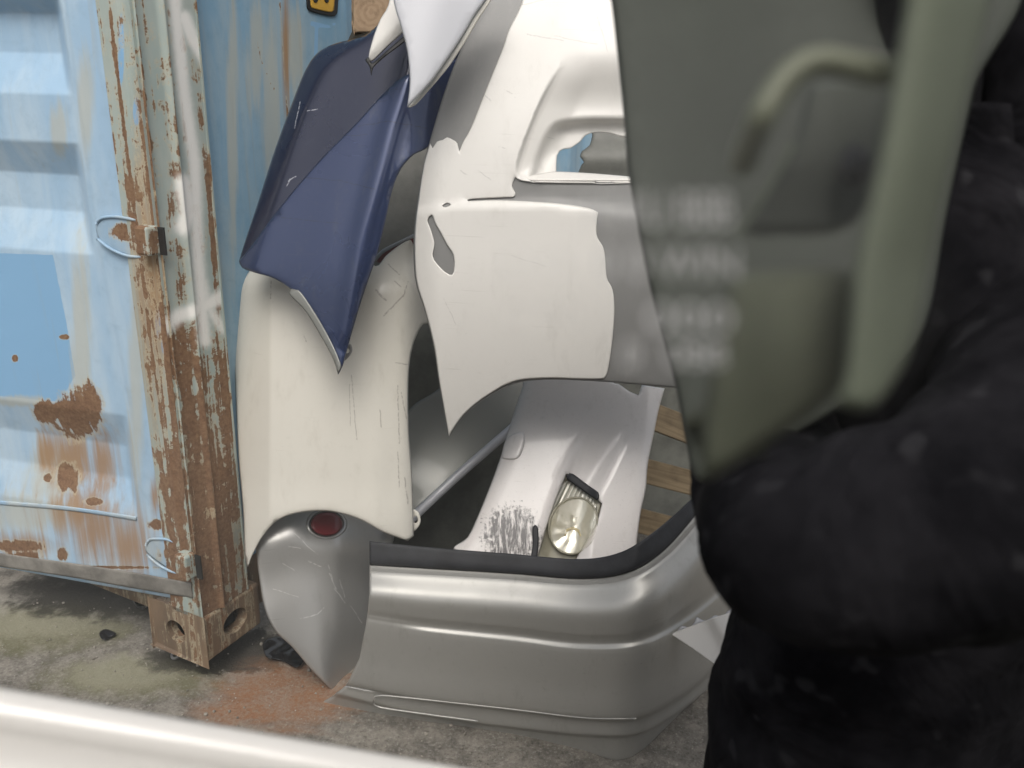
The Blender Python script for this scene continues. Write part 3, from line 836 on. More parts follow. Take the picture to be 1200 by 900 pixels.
gridmesh('bumper_skin', P, MAT['silver'], bump, uv=S / 100, thick=0.004)
P, S = bumper_grid(0, 1, sub=10)
# rubber strip: rounded section proud of the skin, with a return towards the back
prof = np.sin(np.linspace(0, 1, len(P)) * math.pi)[:, None]
P = toward(P, 0.004 * prof ** 0.4 + 0.004)
back = P[0] + np.array([0, 0.03, -0.02])
P = np.concatenate([back[None], P], 0); S = np.concatenate([S[:1], S], 0)
gridmesh('rubber_strip', P, MAT['rubber'], bump, uv=S / 100, thick=0.006)

L = spline([(745, 842), (685, 841), (600, 831), (500, 820), (447, 815), (439, 818), (438, 824), (446, 829), (500, 837), (560, 845)], False, 6)
tube('slot_edge', toward(ray_plan(L[:, 0], L[:, 1], plan0 + pn * 0.006), np.full(len(L), 0.008)), 0.0022, MAT['silver'], bump, 6)

# ------------------------------------------------------------------ scratched silver bumper corner with the red reflector
ci_pl = [(388, 806, 1.478), (306, 650, 1.54), (452, 630, 1.68)]
def ci_b(X, Y):
    b = 0.030 * (1 - ((X - 375) / 80) ** 2) + 0.010 * (1 - ((Y - 690) / 110) ** 2) - 0.0016 * np.clip(X - 395, 0, 80) - 0.03 * sstep(720, 806, Y) * sstep(380, 400, X)
    d, s = pdist([(310, 640), (345, 628), (400, 640), (440, 650)], X, Y)
    return b + 0.018 * gauss(d, 26) - 0.014 * gauss(np.hypot((X - 383) / 1.35, Y - 614), 17)
corner = sheet('bumper_corner', [(300, 640), (304, 610), (318, 585), (360, 572), (410, 576), (450, 600), (462, 628), (455, 650), (452, 700), (448, 760), (440, 800), (420, 811), (395, 811, 'c'), (386, 806), (365, 785), (342, 758), (324, 741), (311, 716), (304, 680)],
               ci_pl, MAT['silver2'], None, ci_b, step=7)
tag(corner, 'scratched silver bumper corner with a round red reflector, beside the container casting', 'car bumper')
th = np.linspace(0, 2 * math.pi, 20, endpoint=False)
sheet('red_reflector', [(383 + 19 * math.cos(t), 614 + 14 * math.sin(t)) for t in th], ci_pl, MAT['red'], corner, lambda X, Y: ci_b(X, Y) + 0.012 + 0.006 * (1 - ((X - 383) / 19) ** 2 - ((Y - 614) / 14) ** 2), step=4, edge=(3, 0.006), ostep=3)
sheet('reflector_bezel', [(383 + 24 * math.cos(t), 614 + 18 * math.sin(t)) for t in th], ci_pl, MAT['silver2'], corner, lambda X, Y: ci_b(X, Y) + 0.005, step=4, edge=(3, 0.004), ostep=3, holes=[[(383 + 19.5 * math.cos(t), 614 + 14.5 * math.sin(t)) for t in th]])

# ------------------------------------------------------------------ cream fender
cf_pl = [(288, 640, 1.49), (480, 622, 1.52), (420, 320, 1.66)]
def cf_b(X, Y):
    left, sl_ = pdist([(318, 300), (316, 400), (317, 500), (322, 620)], X, Y)
    ridge = np.interp(Y, [290, 340, 400, 500, 640], [480, 474, 468, 468, 474])
    b = 0.03 * (1 - ((X - 385) / 110) ** 2)
    b += -0.0011 * np.clip(317 - X, 0, 50)
    b += -0.06 * np.clip((X - ridge) / 20, 0, 2) ** 1.5 * 0.5
    # shoulder that turns over at the top, soft swage below the navy tip
    b += -0.05 * sstep(0, 1, np.clip((345 - Y) / 60, 0, 1))
    b += 0.005 * gauss(X - np.interp(Y, [300, 640], [448, 440]), 14)
    b += 0.006 * sstep(560, 620, Y)
    return b
fender = sheet('cream_fender', [(292, 318), (280, 348), (275, 400), (276, 460), (280, 540), (285, 600), (287, 650), (290, 664, 'c'), (296, 650), (308, 628), (325, 610), (350, 601), (385, 599), (420, 608), (450, 624), (478, 634, 'c'), (485, 628, 'c'), (483, 560), (479, 500), (479, 440), (484, 405), (496, 380), (512, 374), (515, 300), (500, 280), (486, 279), (470, 286), (452, 300), (440, 312), (420, 290), (380, 280), (330, 290)],
               cf_pl, MAT['cream'], None, cf_b, step=8, feat=[(np.array([(317.0, y) for y in range(295, 625, 6)]), (-6, -3, 0, 3, 6))])
tag(fender, 'cream white car fender with a wheel arch cutout below the blue fender', 'car fender')
# fixing tab with its bolt hole
sheet('fixing_tab', [(482, 598), (490, 600), (493, 610), (490, 618), (483, 622)], cf_pl, MAT['cream'], fender, holes=[[(487 + 2.6 * math.cos(t), 609 + 4 * math.sin(t)) for t in np.linspace(0, 6.28, 8, endpoint=False)]], step=4, edge=(1.2, 0.001), ostep=2.5, lift=-0.02)

# ------------------------------------------------------------------ navy fender
nf_pl = [(397, 436, 1.47), (284, 310, 1.54), (480, 20, 1.66)]
crease = spline([(296, 318), (302, 298), (326, 222), (346, 160), (362, 118), (380, 82), (402, 62), (430, 45), (470, 10)], False, 6)
def nf_b(X, Y):
    d, s = pdist(crease, X, Y)                       # positive on one side of the swage line
    inn = X - np.interp(Y, [10, 45, 62, 82, 118, 160, 222, 298, 318], [470, 430, 402, 380, 362, 346, 326, 302, 296])
    sg = np.where(inn < 0, d, -d)
    b = -0.0014 * np.clip(3 * np.log1p(np.exp(np.clip(sg / 3, -30, 30))), 0, 60)   # face beyond the swage turns away
    ax = np.interp(Y, [0, 90, 150, 280, 430], [500, 478, 458, 424, 398])   # line of the brightest turn
    q = X - ax
    b += 0.030 * np.exp(-(q / 80) ** 2) + 0.013 * np.exp(-(q / 12) ** 2)
    b += -0.02 * sstep(0, 1, np.clip((Y - 300) / 130, 0, 1)) - 0.0012 * np.clip(X - 482, 0, 80)
    return b
navy = sheet('navy_fender', [(396, 439, 'c'), (390, 418), (378, 392), (362, 364), (342, 340), (320, 326), (300, 320), (284, 314), (280, 306, 'c'), (288, 280), (302, 238), (322, 176), (344, 116), (358, 82), (372, 62), (390, 52), (412, 46), (428, 41), (448, 24), (468, 2), (480, -25), (580, -25), (565, 10), (545, 70), (525, 130), (508, 165), (498, 175), (484, 182), (470, 198), (460, 222), (452, 258), (442, 298), (426, 345), (410, 398), (402, 428)],
             nf_pl, MAT['blue'], None, nf_b, step=7, edge=(3, 0.004), feat=[(crease, (-7, -4, -2, 0, 2, 4, 7)), (spline([(496, 30), (478, 92), (458, 150), (424, 280), (404, 390)], False, 6), (-20, -15, -10, -5, 0, 5, 10, 15, 20))])
tag(navy, 'dark navy car fender leaning on the container wall, half covered by an added reflection panel', 'car fender')
o = sheet('seat_reflection_panel', [(396, 439, 'c'), (390, 418), (378, 392), (362, 364), (342, 340), (320, 326), (300, 320), (284, 314), (280, 306, 'c'), (296, 286), (318, 256), (350, 216), (385, 177), (416, 146), (446, 113), (472, 90), (500, 82), (548, 70), (525, 130), (508, 165), (498, 175), (484, 182), (470, 198), (460, 222), (452, 258), (442, 298), (426, 345), (410, 398), (402, 428)],  # added panel imitating a seat reflection across the navy fender
          nf_pl, MAT['seat_veil'], None, nf_b, step=7, edge=(2.5, 0.003), lift=0.006, thick=0.002, feat=[(crease, (-7, -4, -2, 0, 2, 4, 7)), (spline([(496, 30), (478, 92), (458, 150), (424, 280), (404, 390)], False, 6), (-20, -15, -10, -5, 0, 5, 10, 15, 20))])
tag(o, 'added grey-blue panel standing in for a seat reflection over the navy fender', 'car fender')
sheet('fixing_bracket', [(402, 412), (410, 403), (413, 410), (409, 418), (401, 424)], nf_pl, MAT['bare'], o, holes=[[(407 + 2.4 * math.cos(t), 411 + 3 * math.sin(t)) for t in np.linspace(0, 6.28, 8, endpoint=False)]], step=4, edge=(1.2, 0.001), ostep=2.5, lift=-0.012)
sheet('arch_lip', [(396, 437, 'c'), (390, 420), (376, 394), (358, 365), (338, 343), (350, 340), (370, 368), (386, 396), (397, 420), (400, 430)], nf_pl, MAT['grey'], o, lambda X, Y: nf_b(X, Y), lift=0.010, step=7, edge=(2, 0.002))

# ------------------------------------------------------------------ pieces hanging over the navy fender
o = sheet('pale_silver_fender', [(454, -40, 'c'), (462, 5), (470, 32), (477, 60), (480, 95), (477, 126, 'c'), (484, 119), (504, 97), (522, 72), (540, 45), (556, 18), (572, -5), (590, -40, 'c')], [(478, 125, 1.46), (462, 0, 1.49), (572, 0, 1.51)], MAT['lilac'], None,
          lambda X, Y: 0.014 * np.exp(-((X - np.interp(Y, [0, 125], [505, 480])) / 45) ** 2), step=7, edge=(3, 0.005))
tag(o, 'pale silver pointed fender end hanging over the navy fender', 'car fender')
sheet('folded_edge', [(478, 126, 'c'), (484, 119), (504, 97), (522, 72), (540, 45), (556, 18), (572, -5), (585, -30), (590, -30), (577, -2), (560, 24), (544, 51), (526, 78), (506, 102), (487, 123)], [(478, 125, 1.46), (462, 0, 1.49), (572, 0, 1.51)], MAT['cream'], o, lambda X, Y: 0.0 * X - 0.008, step=6, edge=(1.5, 0.002))
o = sheet('white_trim_end', [(462, -30, 'c'), (455, 6), (446, 22), (438, 42), (432, 66), (436, 72), (455, 54), (478, 33), (500, 10), (500, -30, 'c')], [(434, 70, 1.53), (462, 0, 1.56), (480, 30, 1.54)], MAT['white'], None,
          lambda X, Y: -0.012 * sstep(0, 1, (Y - np.interp(X, [430, 475], [62, 18])) / 20), step=6, edge=(2, 0.003))
tag(o, 'small white trim end poking out between the navy and pale silver fenders', 'car trim')
sheet('trim_gasket', [(428, 70), (433, 67), (436, 74), (456, 57), (480, 36), (500, 16), (500, 24), (478, 46), (452, 66), (437, 80), (435, 88), (433, 78)], [(434, 70, 1.53), (462, 0, 1.56), (480, 30, 1.54)], MAT['black'], o, step=6, edge=(1.5, 0.002), lift=-0.012, ostep=3)

# ------------------------------------------------------------------ big white bumper with peeled paint
wb_pl = [(526, 512, 1.50), (490, 240, 1.56), (800, 445, 1.50)]
rec = spline([(672, 60), (655, 78), (640, 102), (626, 132), (613, 165), (605, 190), (605, 204), (614, 211), (640, 212), (700, 213), (738, 213), (840, 205), (840, 40), (740, 38), (700, 45)], True, 6)
win = [(652, 207, 'c'), (653, 182), (660, 175), (668, 174), (680, 166), (686, 159), (698, 155), (715, 156), (728, 160), (745, 160), (800, 162), (810, 200), (740, 210), (700, 207)]
WIN = spline(win, True, 5)
recl = spline([(655, 78), (640, 102), (626, 132), (613, 165), (605, 190), (605, 204), (614, 211), (640, 212.5), (700, 213), (738, 213)], False, 4)
innc = spline([(617, 212), (624, 190), (634, 164), (645, 147), (658, 140), (690, 137), (740, 137), (840, 137)], False, 4)
innp = np.vstack([innc, [(840, 230), (617, 230)]])
WBF = [(innc, (-9, -6, -3, 0, 3, 6, 9)), (recl, (-5, -3, -1.5, 0, 1.5, 3, 5))]
def wb_b(X, Y):
    b = 0.03 * np.exp(-((X - 650) / 170) ** 2)                        # crowned face
    b += -0.10 * np.clip((250 - Y) / 300, 0, 1) ** 1.5          # upper half lies back
    b += -0.05 * np.clip((Y - 300) / 180, 0, 1.3) ** 2                # lower lip tucks under
    b += -0.045 * np.clip((515 - X) / 40, 0, 1) ** 1.5                # end that turns away
    b += 0.008 * sstep(-5, 5, Y - np.interp(X, [480, 540, 640, 720, 860], [248, 238, 237, 246, 262]))   # lower face stands proud
    ins = inside(rec, X, Y)
    dl = pdist(recl[:int(len(recl) * 0.62)], X, Y)[0]
    dc = pdist(innc, X, Y)[0]; inn = inside(innp, X, Y)
    b += -np.where(ins, (0.010 * sstep(0, 5, dl) + 0.028 * np.clip(dl / 42, 0, 1)) * sstep(60, 130, Y), 0)
    b += -np.where(ins & inn, 0.030 * sstep(0, 12, dc), 0)
    b += np.where(ins, 0, 0.002 * gauss(dl, 6) * sstep(80, 140, Y))
    return b
E_out = [(592, -30), (566, 10), (539, 60), (520, 110), (505, 160), (497, 190), (490, 230), (485, 270), (485, 310), (488, 335), (498, 365), (508, 405), (514, 445), (520, 480), (526, 514, 'c'), (532, 503), (546, 485), (570, 466), (602, 450), (640, 445), (700, 447), (750, 451), (800, 455), (880, 460), (900, 300), (890, -30)]
wbump = sheet('white_bumper', E_out, wb_pl, MAT['bare'], None, wb_b, holes=[win], step=6, edge=(3, 0.004), thick=0.004, feat=WBF)
tag(wbump, 'big white car bumper with peeled paint baring grey plastic', 'car bumper')
P_out = [(616, -30, 'c'), (612, 2), (596, 36), (590, 55), (577, 87), (562, 125), (551, 152), (543, 166), (538, 178, 'c'), (536, 168), (531, 164), (524, 161), (519, 164), (512, 166), (507, 174, 'c'), (504, 168, 'c'), (497, 192), (491, 230), (486.5, 270), (486.5, 310), (489.5, 335), (499, 365), (509, 405), (515, 445), (521, 480), (526.3, 511, 'c'), (532, 501), (546, 483), (570, 464), (602, 447), (640, 443), (680, 444), (703, 444), (710, 441), (714, 425), (718, 395), (720, 365), (719, 345), (716, 335), (711, 325), (709, 300), (706, 288), (700, 278), (699, 265), (701, 249, 'c'), (690, 244), (660, 239), (620, 236), (580, 234.5), (552, 235.5), (548, 235), (552, 233.5), (570, 232.5), (592, 231.5), (602, 231), (604, 226), (600, 218), (604, 207, 'c'), (609, 211), (620, 213), (640, 214.5), (700, 215), (742, 214), (880, 210, 'c'), (880, -30, 'c')]
hole1 = [(501, 258), (506, 252), (510, 262), (516, 272), (524, 287), (531, 298), (532.5, 312), (530, 322), (522, 319), (512, 309), (507, 300), (509, 285), (505, 270)]
hole2 = [(518, 241), (524, 238), (528, 240), (522, 243)]
sheet('paint_layer', P_out, wb_pl, MAT['white'], wbump, wb_b, holes=[win, hole1, hole2], step=6, edge=(2, 0.0012), thick=0.001, lift=0.0045, ostep=3.5, feat=WBF)
# return flange of the lamp opening
sheet('opening_flange', [(606, 207), (620, 210.5), (700, 211), (738, 211), (746, 208), (700, 203.5), (652, 201), (630, 204)], wb_pl, MAT['white'], wbump, lambda X, Y: wb_b(X, np.full_like(Y, 216.0)) - 0.0035 * (212 - Y), step=5, edge=(1.5, 0.002), lift=0.006)

# ------------------------------------------------------------------ white front bumper with the fog lamp
fb_pl = [(545, 645, 1.60), (745, 640, 1.60), (700, 450, 1.82)]
fb_line1 = spline([(690, 490), (672, 520), (655, 560), (640, 600), (628, 650)], False, 6)
fb_line2 = spline([(732, 520), (722, 545), (705, 580), (698, 610)], False, 6)
def fb_b(X, Y):
    lx = np.interp(Y, [440, 490, 540, 590, 625, 645], [614, 600, 584, 564, 549, 532])
    b = -0.022 * np.clip(1 - (X - lx) / 18, 0, 1) ** 2
    s1 = X - np.interp(Y, [440, 490, 520, 560, 600, 650], [712, 690, 672, 655, 640, 628])
    s2 = X - np.interp(Y, [440, 520, 545, 580, 610, 660], [760, 734, 722, 705, 698, 690])
    rec_ = sstep(0, 14, s1) * sstep(0, -22, s2) * sstep(485, 560, Y)
    b += -0.022 * rec_
    b += 0.012 * np.exp(-((X - 665) / 80) ** 2)
    b += -0.016 * sstep(0, 30, X - np.interp(Y, [440, 640], [762, 735]))
    return b
def scuffed(m, c):
    u = m.co((1, 1, 1), 'UV', loc=(-6.0, 6.26, 0))
    sp = m.n('ShaderNodeSeparateXYZ'); m.link(u, sp.inputs[0])
    d = m.math('SQRT', m.math('ADD', m.math('POWER', m.math('MULTIPLY', sp.outputs[0], 2.9), 2.0), m.math('POWER', m.math('MULTIPLY', sp.outputs[1], 2.9), 2.0)))
    n = m.noise(m.co((13, 2.2, 1), 'UV', rot=(0, 0, 0.1)), 1.6, 6, 0.75, 0.3)
    n2 = m.noise(m.co((6, 6, 1), 'UV'), 3, 4)
    k = m.math('SUBTRACT', 1.0, m.step(m.math('ADD', d, m.math('MULTIPLY', m.math('SUBTRACT', n2, 0.5), 1.8)), 0.75, 1.1))
    c = m.mix(m.math('MULTIPLY', k, m.step(n, 0.38, 0.56)), c, (0.07, 0.065, 0.065))
    sp2 = m.step(m.noise(m.co((20, 20, 1), 'UV'), 1.6, 4, 0.7), 0.60, 0.68)
    return m.mix(m.math('MULTIPLY', sp2, 0.22), c, (0.3, 0.29, 0.27))
MAT['scuffed'] = paint('scuffed_white_paint', (0.69, 0.66, 0.64), 0, 0.4, 0.5, 0.25, (0.3, 0.27, 0.24), 0.7, 0.1, scuffed)
lamp_q = [(664, 556, 'c'), (684, 571), (705, 590, 'c'), (699, 612), (690, 630), (680, 645), (668, 660), (628, 660, 'c'), (640, 620), (652, 585)]
fbump = sheet('scuffed_bumper', [(622, 425), (612, 455), (600, 490), (585, 540), (568, 585), (552, 622), (545, 632), (532, 641), (535, 650), (560, 675), (600, 690), (742, 690), (746, 640), (751, 600), (757, 572), (759, 545), (766, 510), (772, 480), (779, 455, 'c'), (765, 453), (752, 451, 'c'), (748, 463, 'c'), (738, 459), (725, 450), (716, 447), (700, 425)],
              fb_pl, MAT['scuffed'], None, fb_b, holes=[[(p[0], p[1]) + tuple(p[2:]) for p in lamp_q]], step=7, edge=(3, 0.005))
tag(fbump, 'white front bumper with black scuffs and a yellowed fog lamp, behind the silver bumper', 'car bumper')
def emblem():
    return sheet('tow_cover', [(592, 517), (602, 508), (614, 507), (614, 522), (607, 537), (592, 538), (588, 534)], fb_pl, MAT['scuffed'], fbump, fb_b, lift=0.006, step=5, edge=(3, 0.004))
emblem()
def lampmat():
    m = M('ribbed_reflector')
    wv = m.n('ShaderNodeTexWave', wave_type='BANDS', bands_direction='X'); m.link(m.co((1, 1, 1), 'UV', rot=(0, 0, 0.45)), wv.inputs['Vector']); wv.inputs['Scale'].default_value = 6.5
    c = m.mix(wv.outputs['Fac'], (0.36, 0.35, 0.29), (0.75, 0.74, 0.66))
    m.set(color=c, rough=0.3, metal=0.2, coat=1.0)
    m.bump(wv.outputs['Fac'], 0.6, 0.004)
    return m.m
MAT['ribbed'] = lampmat()
MAT['housing'] = plain('lamp_housing', (0.30, 0.285, 0.22), 0.35, 0.15, 20)
MAT['lens'] = M('yellowed_lens').set(color=(0.62, 0.58, 0.42), rough=0.06, alpha=0.13, coat=0.5).m
MAT['bowl'] = M('mirror_bowl').set(color=(0.85, 0.83, 0.74), rough=0.22, metal=0.7).m
MAT['amber'] = M('amber_bulb').set(color=(0.42, 0.33, 0.12), rough=0.2, coat=0.6).m
lamp = sheet('fog_lamp', lamp_q, fb_pl, MAT['housing'], fbump, fb_b, lift=-0.018, step=6, edge=(2, 0.002))
inner = [(665, 563), (683, 575), (698, 590), (694, 603), (640, 603), (650, 582)]
sheet('ribbed_reflector', inner, fb_pl, MAT['ribbed'], lamp, fb_b, lift=-0.0155, step=5, edge=(2, 0.002))
ell = lambda rx, ry, cx=672, cy=616, a=18: [(cx + rx * math.cos(t) * math.cos(R(a)) - ry * math.sin(t) * math.sin(R(a)), cy + rx * math.cos(t) * math.sin(R(a)) + ry * math.sin(t) * math.cos(R(a))) for t in np.linspace(0, 6.2832, 24, endpoint=False)]
rim_o, rim_i = ell(29, 35), ell(26.5, 32.5)
bowl = sheet('reflector_bowl', ell(27, 33), fb_pl, MAT['bowl'], lamp, lambda X, Y: fb_b(X, Y) - 0.011 * (1 - np.clip(((X - 672) / 29) ** 2 + ((Y - 616) / 35) ** 2, 0, 1)) + 0.0012 * np.sin(np.arctan2(Y - 622, X - 672) * 9), lift=-0.003, step=3.5, edge=(2, 0), ostep=3)
sheet('bulb_cap', ell(12, 11, 671, 628), fb_pl, MAT['amber'], bowl, lambda X, Y: fb_b(X, Y) + 0.010 * (1 - ((X - 671) / 13) ** 2 - ((Y - 628) / 12) ** 2), lift=-0.0165, step=3, edge=(1.2, 0.002), ostep=2.5, holes=[ell(8, 7, 671, 628)])
sheet('lens_rim', rim_o, fb_pl, MAT['housing'], lamp, fb_b, holes=[rim_i], lift=0.000, step=5, edge=(1.2, 0.0015), ostep=3)
sheet('lens', ell(27, 33), fb_pl, MAT['lens'], lamp, lambda X, Y: fb_b(X, Y) + 0.008 * (1 - ((X - 672) / 30) ** 2 - ((Y - 616) / 36) ** 2), lift=0.001, step=4, edge=(2, 0.0005), ostep=3, thick=0.002)
slot = sheet('grille_slot', [(664, 561), (666, 556), (671, 555), (690, 569), (701, 577), (702, 583), (699, 586), (680, 573)], fb_pl, MAT['rubber'], fbump, fb_b, lift=0.006, step=4, edge=(2.5, 0.004), ostep=2.5)
sheet('black_edge', [(624, 618), (630, 617), (631, 640), (627, 665), (620, 665), (624, 640)], fb_pl, MAT['rubber'], fbump, fb_b, lift=0.006, step=5, edge=(2, 0.002))

# ------------------------------------------------------------------ grey sill and added dark backing behind, tail lamp, liner
gs_pl = [(480, 600, 1.80), (600, 480, 1.98), (480, 470, 1.95)]
sill = sheet('grey_sill_panel', [(462, 520), (480, 480), (505, 462), (545, 440), (640, 425), (640, 470), (610, 496), (575, 524), (540, 554), (490, 597), (460, 615)], gs_pl, MAT['grey'], None, lambda X, Y: 0.02 * np.sin((X + Y) / 60), step=9)
tag(sill, 'grey door sill panel showing through the wheel arch of the cream fender', 'car panel')
L = spline([(462, 626), (486, 604), (530, 563), (570, 528), (612, 492), (640, 470)], False, 8)
tube('bright_rail', toward(hit(L[:, 0], L[:, 1], plane3(gs_pl)), np.full(len(L), 0.012)), 0.013, MAT['lilac'], sill, 10)
o = sheet('gap_backing', [(440, 345), (830, 345), (850, 560), (830, 700), (560, 720), (440, 680)], [(450, 650, 2.05), (800, 650, 2.3), (640, 400, 2.35)], MAT['dark'], None, lambda X, Y: 0.06 * np.sin(X / 70) * 0.4 + 0.03 * np.cos(Y / 60), step=14)  # backing sheet added so the gaps stay dark, hiding the blue wall
tag(o, 'added dark grey backing sheet in the gaps behind the scuffed white bumper', 'car bumper')
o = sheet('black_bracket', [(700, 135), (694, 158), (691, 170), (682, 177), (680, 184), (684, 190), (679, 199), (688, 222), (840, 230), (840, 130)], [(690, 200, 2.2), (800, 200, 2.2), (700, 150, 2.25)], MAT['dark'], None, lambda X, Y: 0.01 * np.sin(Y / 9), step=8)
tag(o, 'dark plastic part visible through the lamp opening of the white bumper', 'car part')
o = sheet('arch_liner', [(425, 165), (520, 150), (525, 320), (425, 330)], [(440, 300, 1.86), (500, 300, 1.84), (480, 180, 1.95)], MAT['liner'], None, lambda X, Y: 0.03 * np.cos((X - 440) / 40), step=10)
tag(o, 'grey wheel arch liner seen inside the curve of the navy fender', 'car panel')
o = sheet('tail_lamp', [(440, 306), (448, 296), (466, 286), (492, 274), (496, 284), (470, 293), (450, 308)], [(440, 300, 1.78), (492, 280, 1.72), (470, 320, 1.76)], MAT['red'], None, lambda X, Y: 0.0 * X, step=5, edge=(2.5, 0.004))
tag(o, 'narrow red tail lamp lens above the shoulder of the cream fender', 'tail lamp')
sheet('lamp_rim', [(438, 303), (447, 293), (466, 283), (492, 271), (492, 275), (467, 287), (449, 297), (441, 306)], [(440, 300, 1.78), (492, 280, 1.72), (470, 320, 1.76)], MAT['lilac'], o, lift=0.002, step=5, edge=(1.2, 0.001))

# ------------------------------------------------------------------ broken white shard
sh_pl = [(786, 741, 1.285), (860, 712, 1.30), (848, 786, 1.23)]
o = sheet('white_shard', [(785, 743, 'c'), (800, 737), (830, 726), (863, 715, 'c'), (860, 735), (855, 762), (848, 790, 'c'), (838, 780), (815, 763)], sh_pl, MAT['white'], None, lambda X, Y: 0.02 * sstep(0, 12, (X - 826) + (Y - 727) * -0.55), step=6, edge=(1.5, 0.002), thick=0.003)
tag(o, 'triangular broken white plastic shard against the silver bumper', 'plastic shard')
sheet('torn_edge', [(787, 741), (795, 737), (799, 733), (808, 735), (814, 728), (816, 723), (826, 727), (838, 721), (846, 723), (853, 716), (863, 711), (863, 716), (830, 728), (800, 739)], sh_pl, MAT['lilac'], o, lift=-0.012, step=5, edge=(1.2, 0.003), ostep=2.5)

# ------------------------------------------------------------------ timber
pal = thing('wooden_pallet', tuple(at_y(790, 560, 2.05) * np.array([1, 1, 0])), 'weathered wooden pallet slats showing beside the scuffed white bumper', 'pallet')
def plank(p, q, hgt, y0, y1):
    a, b = at_y(*p, y0), at_y(*q, y1)
    d = b - a; d[2] = 0 if abs(d[2]) < 0 else d[2]
    a2 = a - d * 0.8; b2 = b + d * 2.5
    u = (b2 - a2); L = np.linalg.norm(u); u /= L
    up = np.array([0, 0.35, 0.94]); up -= u * (up @ u); up /= np.linalg.norm(up); n = np.cross(u, up)
    V, Fc = box_mesh(np.zeros(3), np.array([L, 0, 0]), np.array([0, 0.018, 0]), np.array([0, 0, hgt]))
    me = bpy.data.meshes.new('slat'); me.from_pydata(V.tolist(), [], Fc); me.materials.append(MAT['plank'])
    ob = bpy.data.objects.new('slat', me); COL.objects.link(ob); ob.parent = pal
    c = (a2 + b2) / 2 - np.array(pal.location)
    Mx = Matrix(((u[0], n[0], up[0], c[0]), (u[1], n[1], up[1], c[1]), (u[2], n[2], up[2], c[2]), (0, 0, 0, 1)))
    ob.matrix_local = Mx
    m = ob.modifiers.new('edges', 'BEVEL'); m.width = 0.003; m.segments = 2
plank((770, 490), (812, 506), 0.075, 2.02, 2.03)
plank((757, 552), (815, 567), 0.070, 2.0, 2.01)
plank((757, 612), (815, 627), 0.070, 1.98, 1.99)
tb = sheet('timber_block', [(413, -60, 'c'), (414, 34), (416, 38, 'c'), (445, 38), (470, 36, 'c'), (500, -60, 'c')], [(415, 38, 1.80), (470, 38, 1.84), (440, -40, 1.83)], MAT['knot'], None, step=8, edge=(2, 0.004), thick=0.09)
tag(tb, 'brown knotted timber block between the container wall and the navy fender', 'timber')

# ------------------------------------------------------------------ litter on the concrete
def crumple(name, out, label, cat, mat, hgt, seed):
    r = np.random.default_rng(seed)
    ph = r.uniform(0, 6.28, 6)
    def s(X, Y): return at_z(X, Y, 0.003)
    def b(X, Y): return hgt * (0.5 + 0.5 * np.sin(X / 4.1 + ph[0] + np.sin(Y / 3.2 + ph[1])) * np.cos(Y / 3.7 + ph[2])) + 0.004
    o = sheet(name, out, s, mat, None, b, step=3, edge=(2, 0.004), thick=0.001, ostep=3)
    tag(o, label, cat); return o
crumple('plastic_film', [(308, 756), (314, 748), (328, 746), (343, 752), (353, 764), (355, 776), (346, 782), (334, 776), (322, 772), (312, 770)], 'crumpled black plastic film beside the scratched silver bumper corner', 'plastic film', MAT['film'], 0.016, 3)
crumple('plastic_chip', [(116, 742), (124, 737), (136, 742), (131, 746), (121, 750)], 'small black plastic chip lying on the mossy concrete', 'plastic chip', MAT['film'], 0.008, 4)
g = at_z(206, 771, 0.0)
bm = bmesh.new()
bmesh.ops.create_circle(bm, segments=20, radius=0.011); bmesh.ops.create_circle(bm, segments=20, radius=0.006)
bmesh.ops.bridge_loops(bm, edges=bm.edges[:])
bmesh.ops.solidify(bm, geom=bm.faces[:], thickness=0.004)
me = bpy.data.meshes.new('washer'); bm.to_mesh(me); bm.free(); me.materials.append(MAT['steel_small'])
o = bpy.data.objects.new('washer', me); COL.objects.link(o); o.location = (g[0], g[1], 0.006); o.rotation_euler = (0.35, 0.1, 0)
tag(o, 'small grey steel washer on the concrete under the corner casting', 'washer')
g = at_z(165, 716, 0.0)
o = tube('pipe_end', [np.array([g[0] + 0.09, g[1] + 0.25, 0.03]), np.array([g[0], g[1], 0.03]), np.array([g[0] - 0.0004, g[1] - 0.001, 0.03])], [0.024, 0.024, 0.018], MAT['steel_small'], None, 16)
tag(o, 'grey pipe end lying in the shade under the container', 'pipe')
def stones():
    bm = bmesh.new()
    r = random.Random(5)
    for i in range(520):
        px = r.uniform(-20, 860); py = r.uniform(690, 905)
        p = at_z(px, py, 0.0); s = r.uniform(0.001, 0.003) * (1 if r.random() < 0.93 else 1.9)
        m = Matrix.Translation((p[0], p[1], s * 0.2 - 0.002)) @ Matrix.Rotation(r.uniform(0, 6.3), 4, 'Z') @ Matrix.Diagonal((s, s * r.uniform(.6, 1), s * r.uniform(.4, .8), 1))
        bmesh.ops.create_icosphere(bm, subdivisions=1, radius=1, matrix=m)
    me = bpy.data.meshes.new('grit'); bm.to_mesh(me); bm.free()
    me.materials.append(plain('grit_stone', (0.30, 0.275, 0.235), 0.9, 0.5, 8))
    o = bpy.data.objects.new('grit', me); COL.objects.link(o)
    tag(o, 'loose grit and small stones scattered on the concrete', 'grit', kind='stuff')
stones()

